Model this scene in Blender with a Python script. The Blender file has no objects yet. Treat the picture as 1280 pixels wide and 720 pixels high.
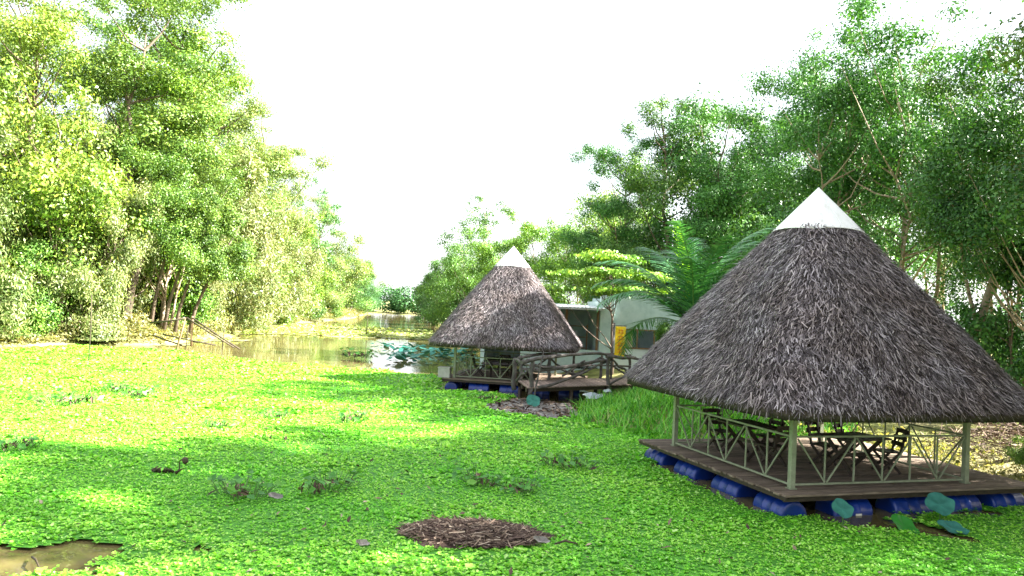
import bpy, math, random
import numpy as np
from mathutils import Vector, Matrix
PI = math.pi
rad = math.radians
S = bpy.context.scene
COL = S.collection
rng = np.random.default_rng(7)
random.seed(7)

# ------------------------------------------------------------------ render / camera / light
S.render.engine = 'CYCLES'
S.cycles.max_bounces = 8
S.cycles.diffuse_bounces = 2
S.cycles.glossy_bounces = 3
S.cycles.transmission_bounces = 4
S.cycles.use_denoising = True
S.cycles.denoiser = 'OPENIMAGEDENOISE'
S.cycles.denoising_input_passes = 'RGB_ALBEDO_NORMAL'
S.cycles.caustics_reflective = False
S.cycles.caustics_refractive = False
S.cycles.sample_clamp_indirect = 6
S.view_settings.view_transform = 'Standard'
S.view_settings.look = 'None'
S.view_settings.gamma = 1.0
S.view_settings.exposure = 3.25
try:
    S.view_settings.use_curve_mapping = False
except Exception:
    pass

cam_d = bpy.data.cameras.new('camera')
cam = bpy.data.objects.new('camera', cam_d)
COL.objects.link(cam)
cam_d.sensor_width = 36.0
cam_d.lens = 36.0 * 950.0 / 1280.0
cam_d.clip_start = 0.1
cam_d.clip_end = 6000.0
cam.matrix_world = Matrix.Translation((0, 0, 3.6)) @ (Matrix.Rotation(rad(90 + 1.386), 4, 'X') @ Matrix.Rotation(rad(2.8), 4, 'Z'))
S.camera = cam

SUN_EL, SUN_AZ = rad(36), rad(2)          # azimuth measured from +X towards +Y
to_sun = Vector((math.cos(SUN_EL) * math.cos(SUN_AZ), math.cos(SUN_EL) * math.sin(SUN_AZ), math.sin(SUN_EL)))
sd = bpy.data.lights.new('sun', 'SUN')
sd.energy = 5.0
sd.angle = rad(0.5)
sd.color = (1.0, 0.96, 0.88)
so = bpy.data.objects.new('sun', sd)
COL.objects.link(so)
so.rotation_euler = to_sun.to_track_quat('Z', 'Y').to_euler()

w = bpy.data.worlds.new('World')
S.world = w
w.use_nodes = True
nt = w.node_tree
nt.nodes.clear()
wo = nt.nodes.new('ShaderNodeOutputWorld')
bg = nt.nodes.new('ShaderNodeBackground')
sky = nt.nodes.new('ShaderNodeTexSky')
sky.sky_type = 'NISHITA'
sky.sun_disc = False
sky.sun_elevation = SUN_EL
sky.sun_rotation = PI / 2 - SUN_AZ
sky.air_density = 1.0
sky.dust_density = 4.0
mixw = nt.nodes.new('ShaderNodeMixRGB')    # thin white cloud over the whole sky
mixw.inputs[0].default_value = 0.6
mixw.inputs[2].default_value = (5.6, 5.8, 6.0, 1)
nt.links.new(sky.outputs[0], mixw.inputs[1])
nt.links.new(mixw.outputs[0], bg.inputs[0])
bg.inputs[1].default_value = 0.046
nt.links.new(bg.outputs[0], wo.inputs[0])

# ------------------------------------------------------------------ materials
def new_mat(name):
    m = bpy.data.materials.new(name)
    m.use_nodes = True
    m.node_tree.nodes.clear()
    return m, m.node_tree.nodes, m.node_tree.links

def ramp(nodes, stops):
    r = nodes.new('ShaderNodeValToRGB')
    e = r.color_ramp.elements
    while len(e) < len(stops):
        e.new(0.5)
    for i, (p, c) in enumerate(stops):
        e[i].position = p
        e[i].color = (*c, 1)
    return r

def mat_surf(name, stops, scale=4.0, rough=0.75, bump=0.3, detail=6, island=0.0, stretch=(1, 1, 1), spec=0.3, bscale=None, metal=0.0):
    """noise-coloured principled surface; island>0 adds per-piece value variation"""
    m, N, L = new_mat(name)
    out = N.new('ShaderNodeOutputMaterial')
    p = N.new('ShaderNodeBsdfPrincipled')
    p.inputs['Roughness'].default_value = rough
    p.inputs['Specular IOR Level'].default_value = spec
    p.inputs['Metallic'].default_value = metal
    tc = N.new('ShaderNodeTexCoord')
    mp = N.new('ShaderNodeMapping')
    mp.inputs['Scale'].default_value = stretch
    n = N.new('ShaderNodeTexNoise')
    n.inputs['Scale'].default_value = scale
    n.inputs['Detail'].default_value = detail
    n.inputs['Roughness'].default_value = 0.65
    L.new(tc.outputs['Object'], mp.inputs[0])
    L.new(mp.outputs[0], n.inputs['Vector'])
    r = ramp(N, stops)
    L.new(n.outputs[0], r.inputs[0])
    col = r.outputs[0]
    if island > 0:
        g = N.new('ShaderNodeNewGeometry')
        mr = N.new('ShaderNodeMapRange')
        mr.inputs[3].default_value = 1 - island
        mr.inputs[4].default_value = 1 + island
        L.new(g.outputs['Random Per Island'], mr.inputs[0])
        mx = N.new('ShaderNodeMixRGB')
        mx.blend_type = 'MULTIPLY'
        mx.inputs[0].default_value = 1
        L.new(col, mx.inputs[1])
        L.new(mr.outputs[0], mx.inputs[2])
        col = mx.outputs[0]
    L.new(col, p.inputs['Base Color'])
    if bump > 0:
        n2 = N.new('ShaderNodeTexNoise')
        n2.inputs['Scale'].default_value = bscale or scale * 4
        n2.inputs['Detail'].default_value = 5
        L.new(mp.outputs[0], n2.inputs['Vector'])
        b = N.new('ShaderNodeBump')
        b.inputs['Strength'].default_value = bump
        b.inputs['Distance'].default_value = 0.03
        L.new(n2.outputs[0], b.inputs['Height'])
        L.new(b.outputs[0], p.inputs['Normal'])
    L.new(p.outputs[0], out.inputs[0])
    return m

def mat_leaf(name, stops, trans=0.4, rough=0.45, objcol=False, patch=None, spec=0.35, tcol=(1.25, 1.2, 0.5)):
    """leaf: per-leaf random colour, light passing through"""
    m, N, L = new_mat(name)
    out = N.new('ShaderNodeOutputMaterial')
    g = N.new('ShaderNodeNewGeometry')
    r = ramp(N, stops)
    L.new(g.outputs['Random Per Island'], r.inputs[0])
    col = r.outputs[0]
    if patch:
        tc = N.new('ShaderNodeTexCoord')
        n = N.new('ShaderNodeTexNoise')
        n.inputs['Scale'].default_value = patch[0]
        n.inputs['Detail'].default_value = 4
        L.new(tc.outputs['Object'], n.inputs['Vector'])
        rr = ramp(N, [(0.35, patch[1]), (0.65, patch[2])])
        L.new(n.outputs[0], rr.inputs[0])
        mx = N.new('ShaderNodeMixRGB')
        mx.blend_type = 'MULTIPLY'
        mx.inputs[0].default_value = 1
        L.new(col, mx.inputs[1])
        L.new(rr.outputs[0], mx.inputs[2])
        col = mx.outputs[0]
    if objcol:
        oi = N.new('ShaderNodeObjectInfo')
        mx = N.new('ShaderNodeMixRGB')
        mx.blend_type = 'MULTIPLY'
        mx.inputs[0].default_value = 1
        L.new(col, mx.inputs[1])
        L.new(oi.outputs['Color'], mx.inputs[2])
        col = mx.outputs[0]
    p = N.new('ShaderNodeBsdfPrincipled')
    p.inputs['Roughness'].default_value = rough
    p.inputs['Specular IOR Level'].default_value = spec
    L.new(col, p.inputs['Base Color'])
    t = N.new('ShaderNodeBsdfTranslucent')
    mt = N.new('ShaderNodeMixRGB')
    mt.blend_type = 'MULTIPLY'
    mt.inputs[0].default_value = 1
    mt.inputs[2].default_value = (*tcol, 1)
    L.new(col, mt.inputs[1])
    L.new(mt.outputs[0], t.inputs[0])
    ms = N.new('ShaderNodeMixShader')
    ms.inputs[0].default_value = trans
    L.new(p.outputs[0], ms.inputs[1])
    L.new(t.outputs[0], ms.inputs[2])
    L.new(ms.outputs[0], out.inputs[0])
    return m

M = {}
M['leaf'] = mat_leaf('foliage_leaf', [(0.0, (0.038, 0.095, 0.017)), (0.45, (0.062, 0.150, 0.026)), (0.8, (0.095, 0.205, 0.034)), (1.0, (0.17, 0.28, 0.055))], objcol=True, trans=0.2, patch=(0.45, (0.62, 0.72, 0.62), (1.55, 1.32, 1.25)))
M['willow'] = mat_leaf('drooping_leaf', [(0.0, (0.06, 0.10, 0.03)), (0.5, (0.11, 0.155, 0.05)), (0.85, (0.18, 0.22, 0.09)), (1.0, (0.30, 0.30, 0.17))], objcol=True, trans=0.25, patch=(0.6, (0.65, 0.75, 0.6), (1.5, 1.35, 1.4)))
M['scrub'] = mat_leaf('scrub_leaf', [(0.0, (0.09, 0.10, 0.03)), (0.4, (0.18, 0.20, 0.06)), (0.75, (0.30, 0.28, 0.12)), (1.0, (0.36, 0.30, 0.17))])
M['bark'] = mat_surf('bark', [(0.3, (0.07, 0.05, 0.035)), (0.6, (0.16, 0.12, 0.085)), (0.8, (0.28, 0.23, 0.17))], scale=3, stretch=(3, 3, 0.6), bump=0.6)
M['pale_bark'] = mat_surf('pale_bark', [(0.3, (0.20, 0.15, 0.10)), (0.6, (0.34, 0.27, 0.19)), (0.8, (0.48, 0.42, 0.32))], scale=3, stretch=(3, 3, 0.6), bump=0.5)
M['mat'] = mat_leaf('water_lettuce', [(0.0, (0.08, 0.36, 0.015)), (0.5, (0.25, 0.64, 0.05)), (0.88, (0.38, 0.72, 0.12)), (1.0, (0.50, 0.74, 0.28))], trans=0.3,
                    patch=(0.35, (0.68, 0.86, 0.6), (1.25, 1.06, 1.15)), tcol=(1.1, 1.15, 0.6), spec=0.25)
M['duckweed'] = mat_surf('duckweed', [(0.3, (0.02, 0.10, 0.004)), (0.5, (0.05, 0.22, 0.008)), (0.7, (0.12, 0.36, 0.02))], scale=9, rough=0.7, bump=0.8, bscale=30)
M['pale_mat'] = mat_leaf('sunlit_tone_grass', [(0.0, (0.14, 0.22, 0.05)), (0.5, (0.30, 0.38, 0.12)), (1.0, (0.48, 0.48, 0.25))], trans=0.3)  # pale yellow puts full sunlight into the grass colour
M['pale_sod'] = mat_surf('sunlit_tone_sod', [(0.3, (0.16, 0.18, 0.06)), (0.7, (0.32, 0.32, 0.14))], scale=1.5, bump=0.5)  # sod lightened the same way, sunlight painted into its tone
M['hyacinth'] = mat_leaf('hyacinth_leaf', [(0.0, (0.04, 0.16, 0.025)), (0.6, (0.09, 0.28, 0.04)), (1.0, (0.2, 0.42, 0.06))], trans=0.3)
M['lotus'] = mat_leaf('lotus_pad', [(0.0, (0.03, 0.15, 0.115)), (1.0, (0.055, 0.20, 0.15))], trans=0.15, patch=(7, (0.8, 0.8, 0.8), (1.2, 1.2, 1.25)), tcol=(1, 1.1, .6), rough=0.6, spec=0.12)
M['lotus_green'] = mat_leaf('lotus_green', [(0.0, (0.03, 0.22, 0.03)), (1.0, (0.04, 0.25, 0.03))], trans=0.3, patch=(7, (0.9, 0.9, 0.9), (1.1, 1.1, 1.1)))
M['reed'] = mat_leaf('reed_blade', [(0.0, (0.04, 0.20, 0.02)), (0.5, (0.12, 0.42, 0.03)), (0.9, (0.24, 0.55, 0.07)), (1.0, (0.36, 0.44, 0.16))], trans=0.35)
M['palm'] = mat_leaf('palm_leaf', [(0.0, (0.025, 0.11, 0.035)), (0.6, (0.05, 0.18, 0.06)), (1.0, (0.10, 0.27, 0.09))], trans=0.25, rough=0.3, spec=0.5)
M['palm_young'] = mat_leaf('young_palm_leaf', [(0.0, (0.20, 0.42, 0.03)), (1.0, (0.28, 0.52, 0.05))], trans=0.45)
M['thatch'] = mat_leaf('thatch_leaf', [(0.0, (0.015, 0.012, 0.012)), (0.35, (0.06, 0.049, 0.050)), (0.7, (0.19, 0.165, 0.175)), (1.0, (0.45, 0.41, 0.42))], trans=0.03, rough=0.6, spec=0.25,
                       patch=(1.2, (0.88, 0.80, 0.74), (1.12, 1.11, 1.12)))
M['thatch_under'] = mat_surf('thatch_under', [(0.3, (0.03, 0.022, 0.018)), (0.7, (0.09, 0.07, 0.055))], scale=10, rough=0.9)
M['cap'] = mat_surf('painted_sheet', [(0.28, (0.50, 0.48, 0.44)), (0.42, (0.74, 0.74, 0.73)), (0.7, (0.82, 0.82, 0.82))], scale=1.6, rough=0.45, bump=0.08, stretch=(3, 3, 0.7))
M['paint'] = mat_surf('pale_green_paint', [(0.3, (0.17, 0.20, 0.12)), (0.55, (0.26, 0.29, 0.19)), (0.8, (0.36, 0.38, 0.28))], scale=6, rough=0.5, bump=0.1)
M['plank'] = mat_surf('weathered_plank', [(0.25, (0.09, 0.065, 0.045)), (0.55, (0.20, 0.15, 0.11)), (0.8, (0.33, 0.27, 0.21))], scale=3, stretch=(1, 8, 8), rough=0.8, bump=0.35, island=0.3)
M['plank_pale'] = mat_surf('sunbleached_plank', [(0.25, (0.12, 0.085, 0.065)), (0.55, (0.24, 0.18, 0.145)), (0.8, (0.36, 0.29, 0.24))], scale=3, stretch=(6, 1, 6), rough=0.85, bump=0.3, island=0.3)
M['dark_wood'] = mat_surf('dark_wood', [(0.3, (0.022, 0.015, 0.011)), (0.7, (0.06, 0.042, 0.03))], scale=5, stretch=(1, 4, 4), rough=0.5, bump=0.2)
M['log'] = mat_surf('grey_log', [(0.25, (0.035, 0.030, 0.028)), (0.55, (0.10, 0.088, 0.08)), (0.8, (0.21, 0.19, 0.175))], scale=5, rough=0.85, bump=0.5)
M['drum'] = mat_surf('blue_plastic', [(0.25, (0.003, 0.016, 0.10)), (0.6, (0.004, 0.028, 0.20)), (0.85, (0.02, 0.06, 0.22))], scale=3, rough=0.35, bump=0.05, spec=0.5)
M['tag_white'] = mat_surf('drum_sticker', [(0.3, (0.6, 0.55, 0.4)), (0.7, (0.75, 0.72, 0.6))], scale=9, rough=0.6, bump=0)
M['concrete'] = mat_surf('concrete', [(0.3, (0.30, 0.29, 0.26)), (0.7, (0.46, 0.44, 0.40))], scale=6, rough=0.9, bump=0.3)
M['wall'] = mat_surf('pale_teal_plaster', [(0.3, (0.40, 0.53, 0.52)), (0.55, (0.56, 0.67, 0.66)), (0.8, (0.66, 0.74, 0.73))], scale=1.6, rough=0.85, bump=0.15)
M['wall_white'] = mat_surf('white_plaster', [(0.3, (0.66, 0.71, 0.72)), (0.7, (0.78, 0.82, 0.83))], scale=1.6, rough=0.85, bump=0.1)
M['tin'] = mat_surf('tin_sheet', [(0.3, (0.42, 0.44, 0.45)), (0.7, (0.60, 0.62, 0.63))], scale=2.5, rough=0.4, bump=0.1, metal=0.3)
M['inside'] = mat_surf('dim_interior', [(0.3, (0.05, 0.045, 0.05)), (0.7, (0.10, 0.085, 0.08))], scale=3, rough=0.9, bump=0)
M['wood'] = mat_surf('brown_wood', [(0.3, (0.16, 0.09, 0.05)), (0.7, (0.30, 0.18, 0.10))], scale=4, stretch=(1, 1, .3), rough=0.7, bump=0.2)
M['bamboo'] = mat_surf('bamboo_strip', [(0.3, (0.30, 0.20, 0.12)), (0.7, (0.46, 0.33, 0.22))], scale=4, rough=0.7, bump=0.2, island=0.25)
M['banner'] = mat_leaf('yellow_cloth', [(0.0, (0.80, 0.56, 0.02)), (1.0, (0.80, 0.56, 0.02))], trans=0.3, tcol=(1, .9, .5), rough=0.8)
M['banner_ink'] = mat_surf('orange_print', [(0.3, (0.60, 0.16, 0.01)), (0.7, (0.65, 0.2, 0.02))], scale=8, rough=0.8, bump=0)
M['red'] = mat_surf('red_goods', [(0.3, (0.35, 0.02, 0.03)), (0.7, (0.45, 0.04, 0.05))], scale=5, rough=0.6, bump=0)
M['cream'] = mat_surf('cream_paper', [(0.3, (0.55, 0.44, 0.28)), (0.7, (0.66, 0.56, 0.40))], scale=5, rough=0.8, bump=0)
M['straw'] = mat_leaf('dead_stalk', [(0.0, (0.04, 0.025, 0.02)), (0.5, (0.10, 0.065, 0.05)), (0.85, (0.24, 0.17, 0.12)), (1.0, (0.45, 0.37, 0.28))], trans=0.02, rough=0.8, spec=0.15)
M['mud'] = mat_surf('grey_mud', [(0.3, (0.10, 0.09, 0.08)), (0.55, (0.24, 0.22, 0.20)), (0.75, (0.42, 0.40, 0.37))], scale=5, rough=0.6, bump=0.6)
M['plastic'] = mat_surf('pale_plastic', [(0.3, (0.22, 0.26, 0.28)), (0.7, (0.42, 0.46, 0.48))], scale=8, rough=0.5, bump=0.3)
M['dark_stem'] = mat_surf('dark_stem', [(0.3, (0.03, 0.025, 0.015)), (0.7, (0.08, 0.06, 0.035))], scale=8, rough=0.8, bump=0.1)
M['stem'] = mat_surf('green_stem', [(0.3, (0.07, 0.16, 0.04)), (0.7, (0.12, 0.22, 0.06))], scale=8, rough=0.6, bump=0.1)

# ground: dry grass and bare earth
def ground_mat():
    m, N, L = new_mat('bank_ground')
    out = N.new('ShaderNodeOutputMaterial')
    p = N.new('ShaderNodeBsdfPrincipled')
    p.inputs['Roughness'].default_value = 0.95
    p.inputs['Specular IOR Level'].default_value = 0.1
    tc = N.new('ShaderNodeTexCoord')
    a = N.new('ShaderNodeTexNoise'); a.inputs['Scale'].default_value = 0.25; a.inputs['Detail'].default_value = 8
    b = N.new('ShaderNodeTexNoise'); b.inputs['Scale'].default_value = 3.0; b.inputs['Detail'].default_value = 8
    L.new(tc.outputs['Object'], a.inputs['Vector']); L.new(tc.outputs['Object'], b.inputs['Vector'])
    r1 = ramp(N, [(0.35, (0.12, 0.15, 0.04)), (0.5, (0.24, 0.24, 0.09)), (0.65, (0.34, 0.29, 0.17))])
    r2 = ramp(N, [(0.3, (0.55, 0.55, 0.5)), (0.7, (1.2, 1.2, 1.15))])
    L.new(a.outputs[0], r1.inputs[0]); L.new(b.outputs[0], r2.inputs[0])
    mx = N.new('ShaderNodeMixRGB'); mx.blend_type = 'MULTIPLY'; mx.inputs[0].default_value = 1
    L.new(r1.outputs[0], mx.inputs[1]); L.new(r2.outputs[0], mx.inputs[2])
    L.new(mx.outputs[0], p.inputs['Base Color'])
    bp = N.new('ShaderNodeBump'); bp.inputs['Strength'].default_value = 0.7; bp.inputs['Distance'].default_value = 0.1
    L.new(b.outputs[0], bp.inputs['Height']); L.new(bp.outputs[0], p.inputs['Normal'])
    L.new(p.outputs[0], out.inputs[0])
    return m
M['ground'] = ground_mat()

def water_mat():
    m, N, L = new_mat('murky_water')
    out = N.new('ShaderNodeOutputMaterial')
    p = N.new('ShaderNodeBsdfPrincipled')
    p.inputs['Roughness'].default_value = 0.03
    p.inputs['IOR'].default_value = 1.33
    p.inputs['Specular IOR Level'].default_value = 0.5
    tc = N.new('ShaderNodeTexCoord')
    a = N.new('ShaderNodeTexNoise'); a.inputs['Scale'].default_value = 0.5; a.inputs['Detail'].default_value = 4
    L.new(tc.outputs['Object'], a.inputs['Vector'])
    r = ramp(N, [(0.3, (0.08, 0.065, 0.025)), (0.7, (0.13, 0.105, 0.045))])
    L.new(a.outputs[0], r.inputs[0]); L.new(r.outputs[0], p.inputs['Base Color'])
    b = N.new('ShaderNodeTexNoise'); b.inputs['Scale'].default_value = 1.6; b.inputs['Detail'].default_value = 3
    L.new(tc.outputs['Object'], b.inputs['Vector'])
    bp = N.new('ShaderNodeBump'); bp.inputs['Strength'].default_value = 0.12; bp.inputs['Distance'].default_value = 0.05
    L.new(b.outputs[0], bp.inputs['Height']); L.new(bp.outputs[0], p.inputs['Normal'])
    L.new(p.outputs[0], out.inputs[0])
    return m
M['water'] = water_mat()

# ------------------------------------------------------------------ object helpers
def tag(o, label=None, cat=None, group=None, kind=None):
    if label: o['label'] = label
    if cat: o['category'] = cat
    if group: o['group'] = group
    if kind: o['kind'] = kind
    return o

def thing(name, label, cat, loc=(0, 0, 0), rz=0.0, group=None):
    o = bpy.data.objects.new(name, None)
    COL.objects.link(o)
    o.empty_display_size = 0.2
    o.location = loc
    o.rotation_euler = (0, 0, rz)
    return tag(o, label, cat, group)

def link(name, me, parent=None):
    o = bpy.data.objects.new(name, me)
    COL.objects.link(o)
    if parent is not None:
        o.parent = parent
    return o

def copy_tree(o, parent=None):
    c = o.copy()
    COL.objects.link(c)
    c.parent = parent
    for ch in list(o.children):
        copy_tree(ch, c)
    return c

def np_mesh(name, V, F, mats, mi=None, smooth=False):
    """V (n,3), F (m,k) uniform polygons"""
    me = bpy.data.meshes.new(name)
    V = np.asarray(V, dtype=np.float32); F = np.asarray(F, dtype=np.int32)
    me.vertices.add(len(V)); me.vertices.foreach_set('co', V.ravel())
    k = F.shape[1]
    me.loops.add(F.size); me.loops.foreach_set('vertex_index', F.ravel())
    me.polygons.add(len(F))
    me.polygons.foreach_set('loop_start', np.arange(len(F), dtype=np.int32) * k)
    me.polygons.foreach_set('loop_total', np.full(len(F), k, dtype=np.int32))
    if smooth:
        me.polygons.foreach_set('use_smooth', np.ones(len(F), dtype=bool))
    for m in (mats if isinstance(mats, (list, tuple)) else [mats]):
        me.materials.append(m)
    if mi is not None:
        me.polygons.foreach_set('material_index', np.asarray(mi, dtype=np.int32))
    me.update(calc_edges=True)
    me.validate()
    return me

class MB:
    """collects shapes for ONE mesh"""
    def __init__(s): s.v = []; s.f = []; s.sm = []
    def _add(s, vs, fs, smooth=False):
        b = len(s.v); s.v += [tuple(x) for x in vs]
        for f in fs: s.f.append(tuple(b + i for i in f)); s.sm.append(smooth)
    def box(s, c, d, rz=0.0, bev=0.0, rot=None):
        hx, hy, hz = d[0] / 2, d[1] / 2, d[2] / 2
        R = rot if rot is not None else Matrix.Rotation(rz, 3, 'Z')
        c = Vector(c)
        pts = [c + R @ Vector((x * hx, y * hy, z * hz)) for z in (-1, 1) for (x, y) in ((-1, -1), (1, -1), (1, 1), (-1, 1))]
        s._add(pts, [(3, 2, 1, 0), (4, 5, 6, 7), (0, 1, 5, 4), (1, 2, 6, 5), (2, 3, 7, 6), (3, 0, 4, 7)])
    def bar(s, a, b, wd, ht):
        a, b = Vector(a), Vector(b)
        d = b - a
        z = d.normalized()
        up = Vector((0, 0, 1)) if abs(z.z) < 0.95 else Vector((1, 0, 0))
        x = z.cross(up).normalized(); y = x.cross(z)
        pts = [p + x * (sx * wd / 2) + y * (sy * ht / 2) for p in (a, b) for (sx, sy) in ((-1, -1), (1, -1), (1, 1), (-1, 1))]
        s._add(pts, [(3, 2, 1, 0), (4, 5, 6, 7), (0, 1, 5, 4), (1, 2, 6, 5), (2, 3, 7, 6), (3, 0, 4, 7)])
    def tube(s, pts, rs, seg=8, caps=True):
        pts = [Vector(p) for p in pts]
        if not isinstance(rs, (list, tuple)): rs = [rs] * len(pts)
        rings = []; vs = []
        prev = None
        for i, p in enumerate(pts):
            d = (pts[min(i + 1, len(pts) - 1)] - pts[max(i - 1, 0)]).normalized()
            if prev is None:
                up = Vector((0, 0, 1)) if abs(d.z) < 0.9 else Vector((1, 0, 0))
                x = d.cross(up).normalized()
            else:
                x = (prev - d * prev.dot(d)).normalized()
            prev = x
            y = d.cross(x)
            for k in range(seg):
                a = 2 * PI * k / seg
                vs.append(p + (x * math.cos(a) + y * math.sin(a)) * rs[i])
        fs = []
        for i in range(len(pts) - 1):
            for k in range(seg):
                k2 = (k + 1) % seg
                fs.append((i * seg + k, i * seg + k2, (i + 1) * seg + k2, (i + 1) * seg + k))
        s._add(vs, fs, True)
        if caps:
            b = len(s.v) - len(vs)
            s.f.append(tuple(b + k for k in reversed(range(seg)))); s.sm.append(False)
            e = b + (len(pts) - 1) * seg
            s.f.append(tuple(e + k for k in range(seg))); s.sm.append(False)
    def poly(s, pts): s._add(pts, [tuple(range(len(pts)))])
    def mesh(s, name, m):
        me = bpy.data.meshes.new(name)
        me.from_pydata([tuple(p) for p in s.v], [], s.f)
        me.polygons.foreach_set('use_smooth', s.sm)
        for x in (m if isinstance(m, (list, tuple)) else [m]): me.materials.append(x)
        me.update()
        return me
    def build(s, name, m, parent=None): return link(name, s.mesh(name, m), parent)

def unit(a): return a / np.maximum(np.linalg.norm(a, axis=-1, keepdims=True), 1e-9)

def leaf_quads(C, Nrm, Lg, Wd, r, droop=0.0, base=0):
    """diamond leaves: centre C, normal Nrm"""
    n = len(C)
    T = unit(r.normal(size=(n, 3)) + np.array([0, 0, -droop]))
    T = unit(T - Nrm * np.sum(T * Nrm, 1, keepdims=True))
    B = np.cross(Nrm, T)
    Lg = np.asarray(Lg).reshape(-1, 1); Wd = np.asarray(Wd).reshape(-1, 1)
    V = np.empty((n, 4, 3))
    V[:, 0] = C - T * Lg * 0.5
    V[:, 1] = C + B * Wd * 0.5 - T * Lg * 0.06 + Nrm * Wd * 0.15
    V[:, 2] = C + T * Lg * 0.5
    V[:, 3] = C - B * Wd * 0.5 - T * Lg * 0.06 + Nrm * Wd * 0.15
    F = np.arange(n * 4).reshape(n, 4) + base
    return V.reshape(-1, 3), F

def strips(P, D, Nn, Lg, Wd, bend, seg=2, taper=0.35, base=0):
    """bent tapering strips: root P, direction D, surface normal Nn"""
    n = len(P)
    B = np.cross(D, Nn); B = unit(B)
    Lg = np.asarray(Lg).reshape(-1, 1); Wd = np.asarray(Wd).reshape(-1, 1); bend = np.asarray(bend).reshape(-1, 1)
    V = np.empty((n, seg + 1, 2, 3))
    for i in range(seg + 1):
        t = i / seg
        c = P + D * Lg * t + Nn * bend * t * t
        wd = Wd * (1 - (1 - taper) * t)
        V[:, i, 0] = c - B * wd / 2
        V[:, i, 1] = c + B * wd / 2
    F = []
    b = (np.arange(n) * (seg + 1) * 2)[:, None]
    for i in range(seg):
        F.append(b + np.array([[2 * i, 2 * i + 1, 2 * i + 3, 2 * i + 2]]))
    F = np.stack(F, 1).reshape(-1, 4) + base
    return V.reshape(-1, 3), F

# ------------------------------------------------------------------ noise for shapes
def vnoise(x, y, s, seed=0):
    """smooth value noise 0..1"""
    x = np.asarray(x) / s; y = np.asarray(y) / s
    xi = np.floor(x).astype(np.int64); yi = np.floor(y).astype(np.int64)
    fx = x - xi; fy = y - yi
    fx = fx * fx * (3 - 2 * fx); fy = fy * fy * (3 - 2 * fy)
    def h(a, b):
        n = (a * 374761393 + b * 668265263 + seed * 974711) & 0x7fffffff
        n = ((n ^ (n >> 13)) * 1274126177) & 0x7fffffff
        return ((n ^ (n >> 16)) & 0xffff) / 65535.0
    return (h(xi, yi) * (1 - fx) + h(xi + 1, yi) * fx) * (1 - fy) + (h(xi, yi + 1) * (1 - fx) + h(xi + 1, yi + 1) * fx) * fy

def inside(x, y, poly):
    x = np.asarray(x); y = np.asarray(y)
    c = np.zeros(x.shape, bool)
    n = len(poly); j = n - 1
    for i in range(n):
        xi, yi = poly[i]; xj, yj = poly[j]
        cond = ((yi > y) != (yj > y)) & (x < (xj - xi) * (y - yi) / ((yj - yi) if yj != yi else 1e-9) + xi)
        c ^= cond
        j = i
    return c

def dist_poly(x, y, poly):
    d = np.full(np.shape(x), 1e9)
    n = len(poly)
    for i in range(n):
        ax, ay = poly[i]; bx, by = poly[(i + 1) % n]
        dx, dy = bx - ax, by - ay
        t = np.clip(((x - ax) * dx + (y - ay) * dy) / (dx * dx + dy * dy + 1e-9), 0, 1)
        d = np.minimum(d, np.hypot(x - ax - t * dx, y - ay - t * dy))
    return d

# ------------------------------------------------------------------ terrain and water
CANAL = [(-34, -12), (-31, 20), (-28.5, 38), (-26, 46), (-22.5, 49), (-22.5, 62), (-26, 76), (-27.5, 100), (-29, 140), (-34, 178), (-37, 205),
         (-20, 205), (-19, 178), (-12.5, 125), (-8, 95), (-3.5, 70), (0, 55), (1.6, 42), (3.6, 34.5), (4.6, 30.5), (2.9, 27.2), (2.6, 24.6), (5.5, 22.0), (9.6, 20.6), (11.0, 17.6), (11.6, 13), (11.4, 5), (10, -12)]
def terrain_z(x, y):
    d = dist_poly(x, y, CANAL)
    ins = inside(x, y, CANAL)
    up = 0.08 + np.minimum(d * 0.22, 0.5) + 0.12 * (vnoise(x, y, 2.3, 3) - 0.5) + 0.25 * (vnoise(x, y, 9, 5) - 0.5) * np.clip(d / 5, 0, 1)
    return np.where(ins, -np.minimum(d * 0.5, 1.0) - 0.05, up)

def axis(lo, hi, a, b, fine, coarse_n):
    m = np.arange(a, b + 1e-6, fine)
    l = a - np.geomspace(2, a - lo, coarse_n)[::-1]
    r = b + np.geomspace(2, hi - b, coarse_n)
    return np.concatenate([l, m, r])
gx = axis(-2500, 2500, -45, 40, 0.6, 26)
gy = axis(-300, 4000, -14, 130, 0.7, 26)
GX, GY = np.meshgrid(gx, gy)
GZ = terrain_z(GX, GY)
nx, ny = len(gx), len(gy)
idx = np.arange(nx * ny).reshape(ny, nx)
F = np.stack([idx[:-1, :-1], idx[:-1, 1:], idx[1:, 1:], idx[1:, :-1]], -1).reshape(-1, 4)
tag(link('ground', np_mesh('ground', np.stack([GX, GY, GZ], -1).reshape(-1, 3), F, M['ground'], smooth=True)), kind='structure')
mw = MB(); mw.poly([(-60, -14, 0), (40, -14, 0), (40, 204, 0), (-60, 204, 0)])
tag(mw.build('water', M['water']), kind='structure')

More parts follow.
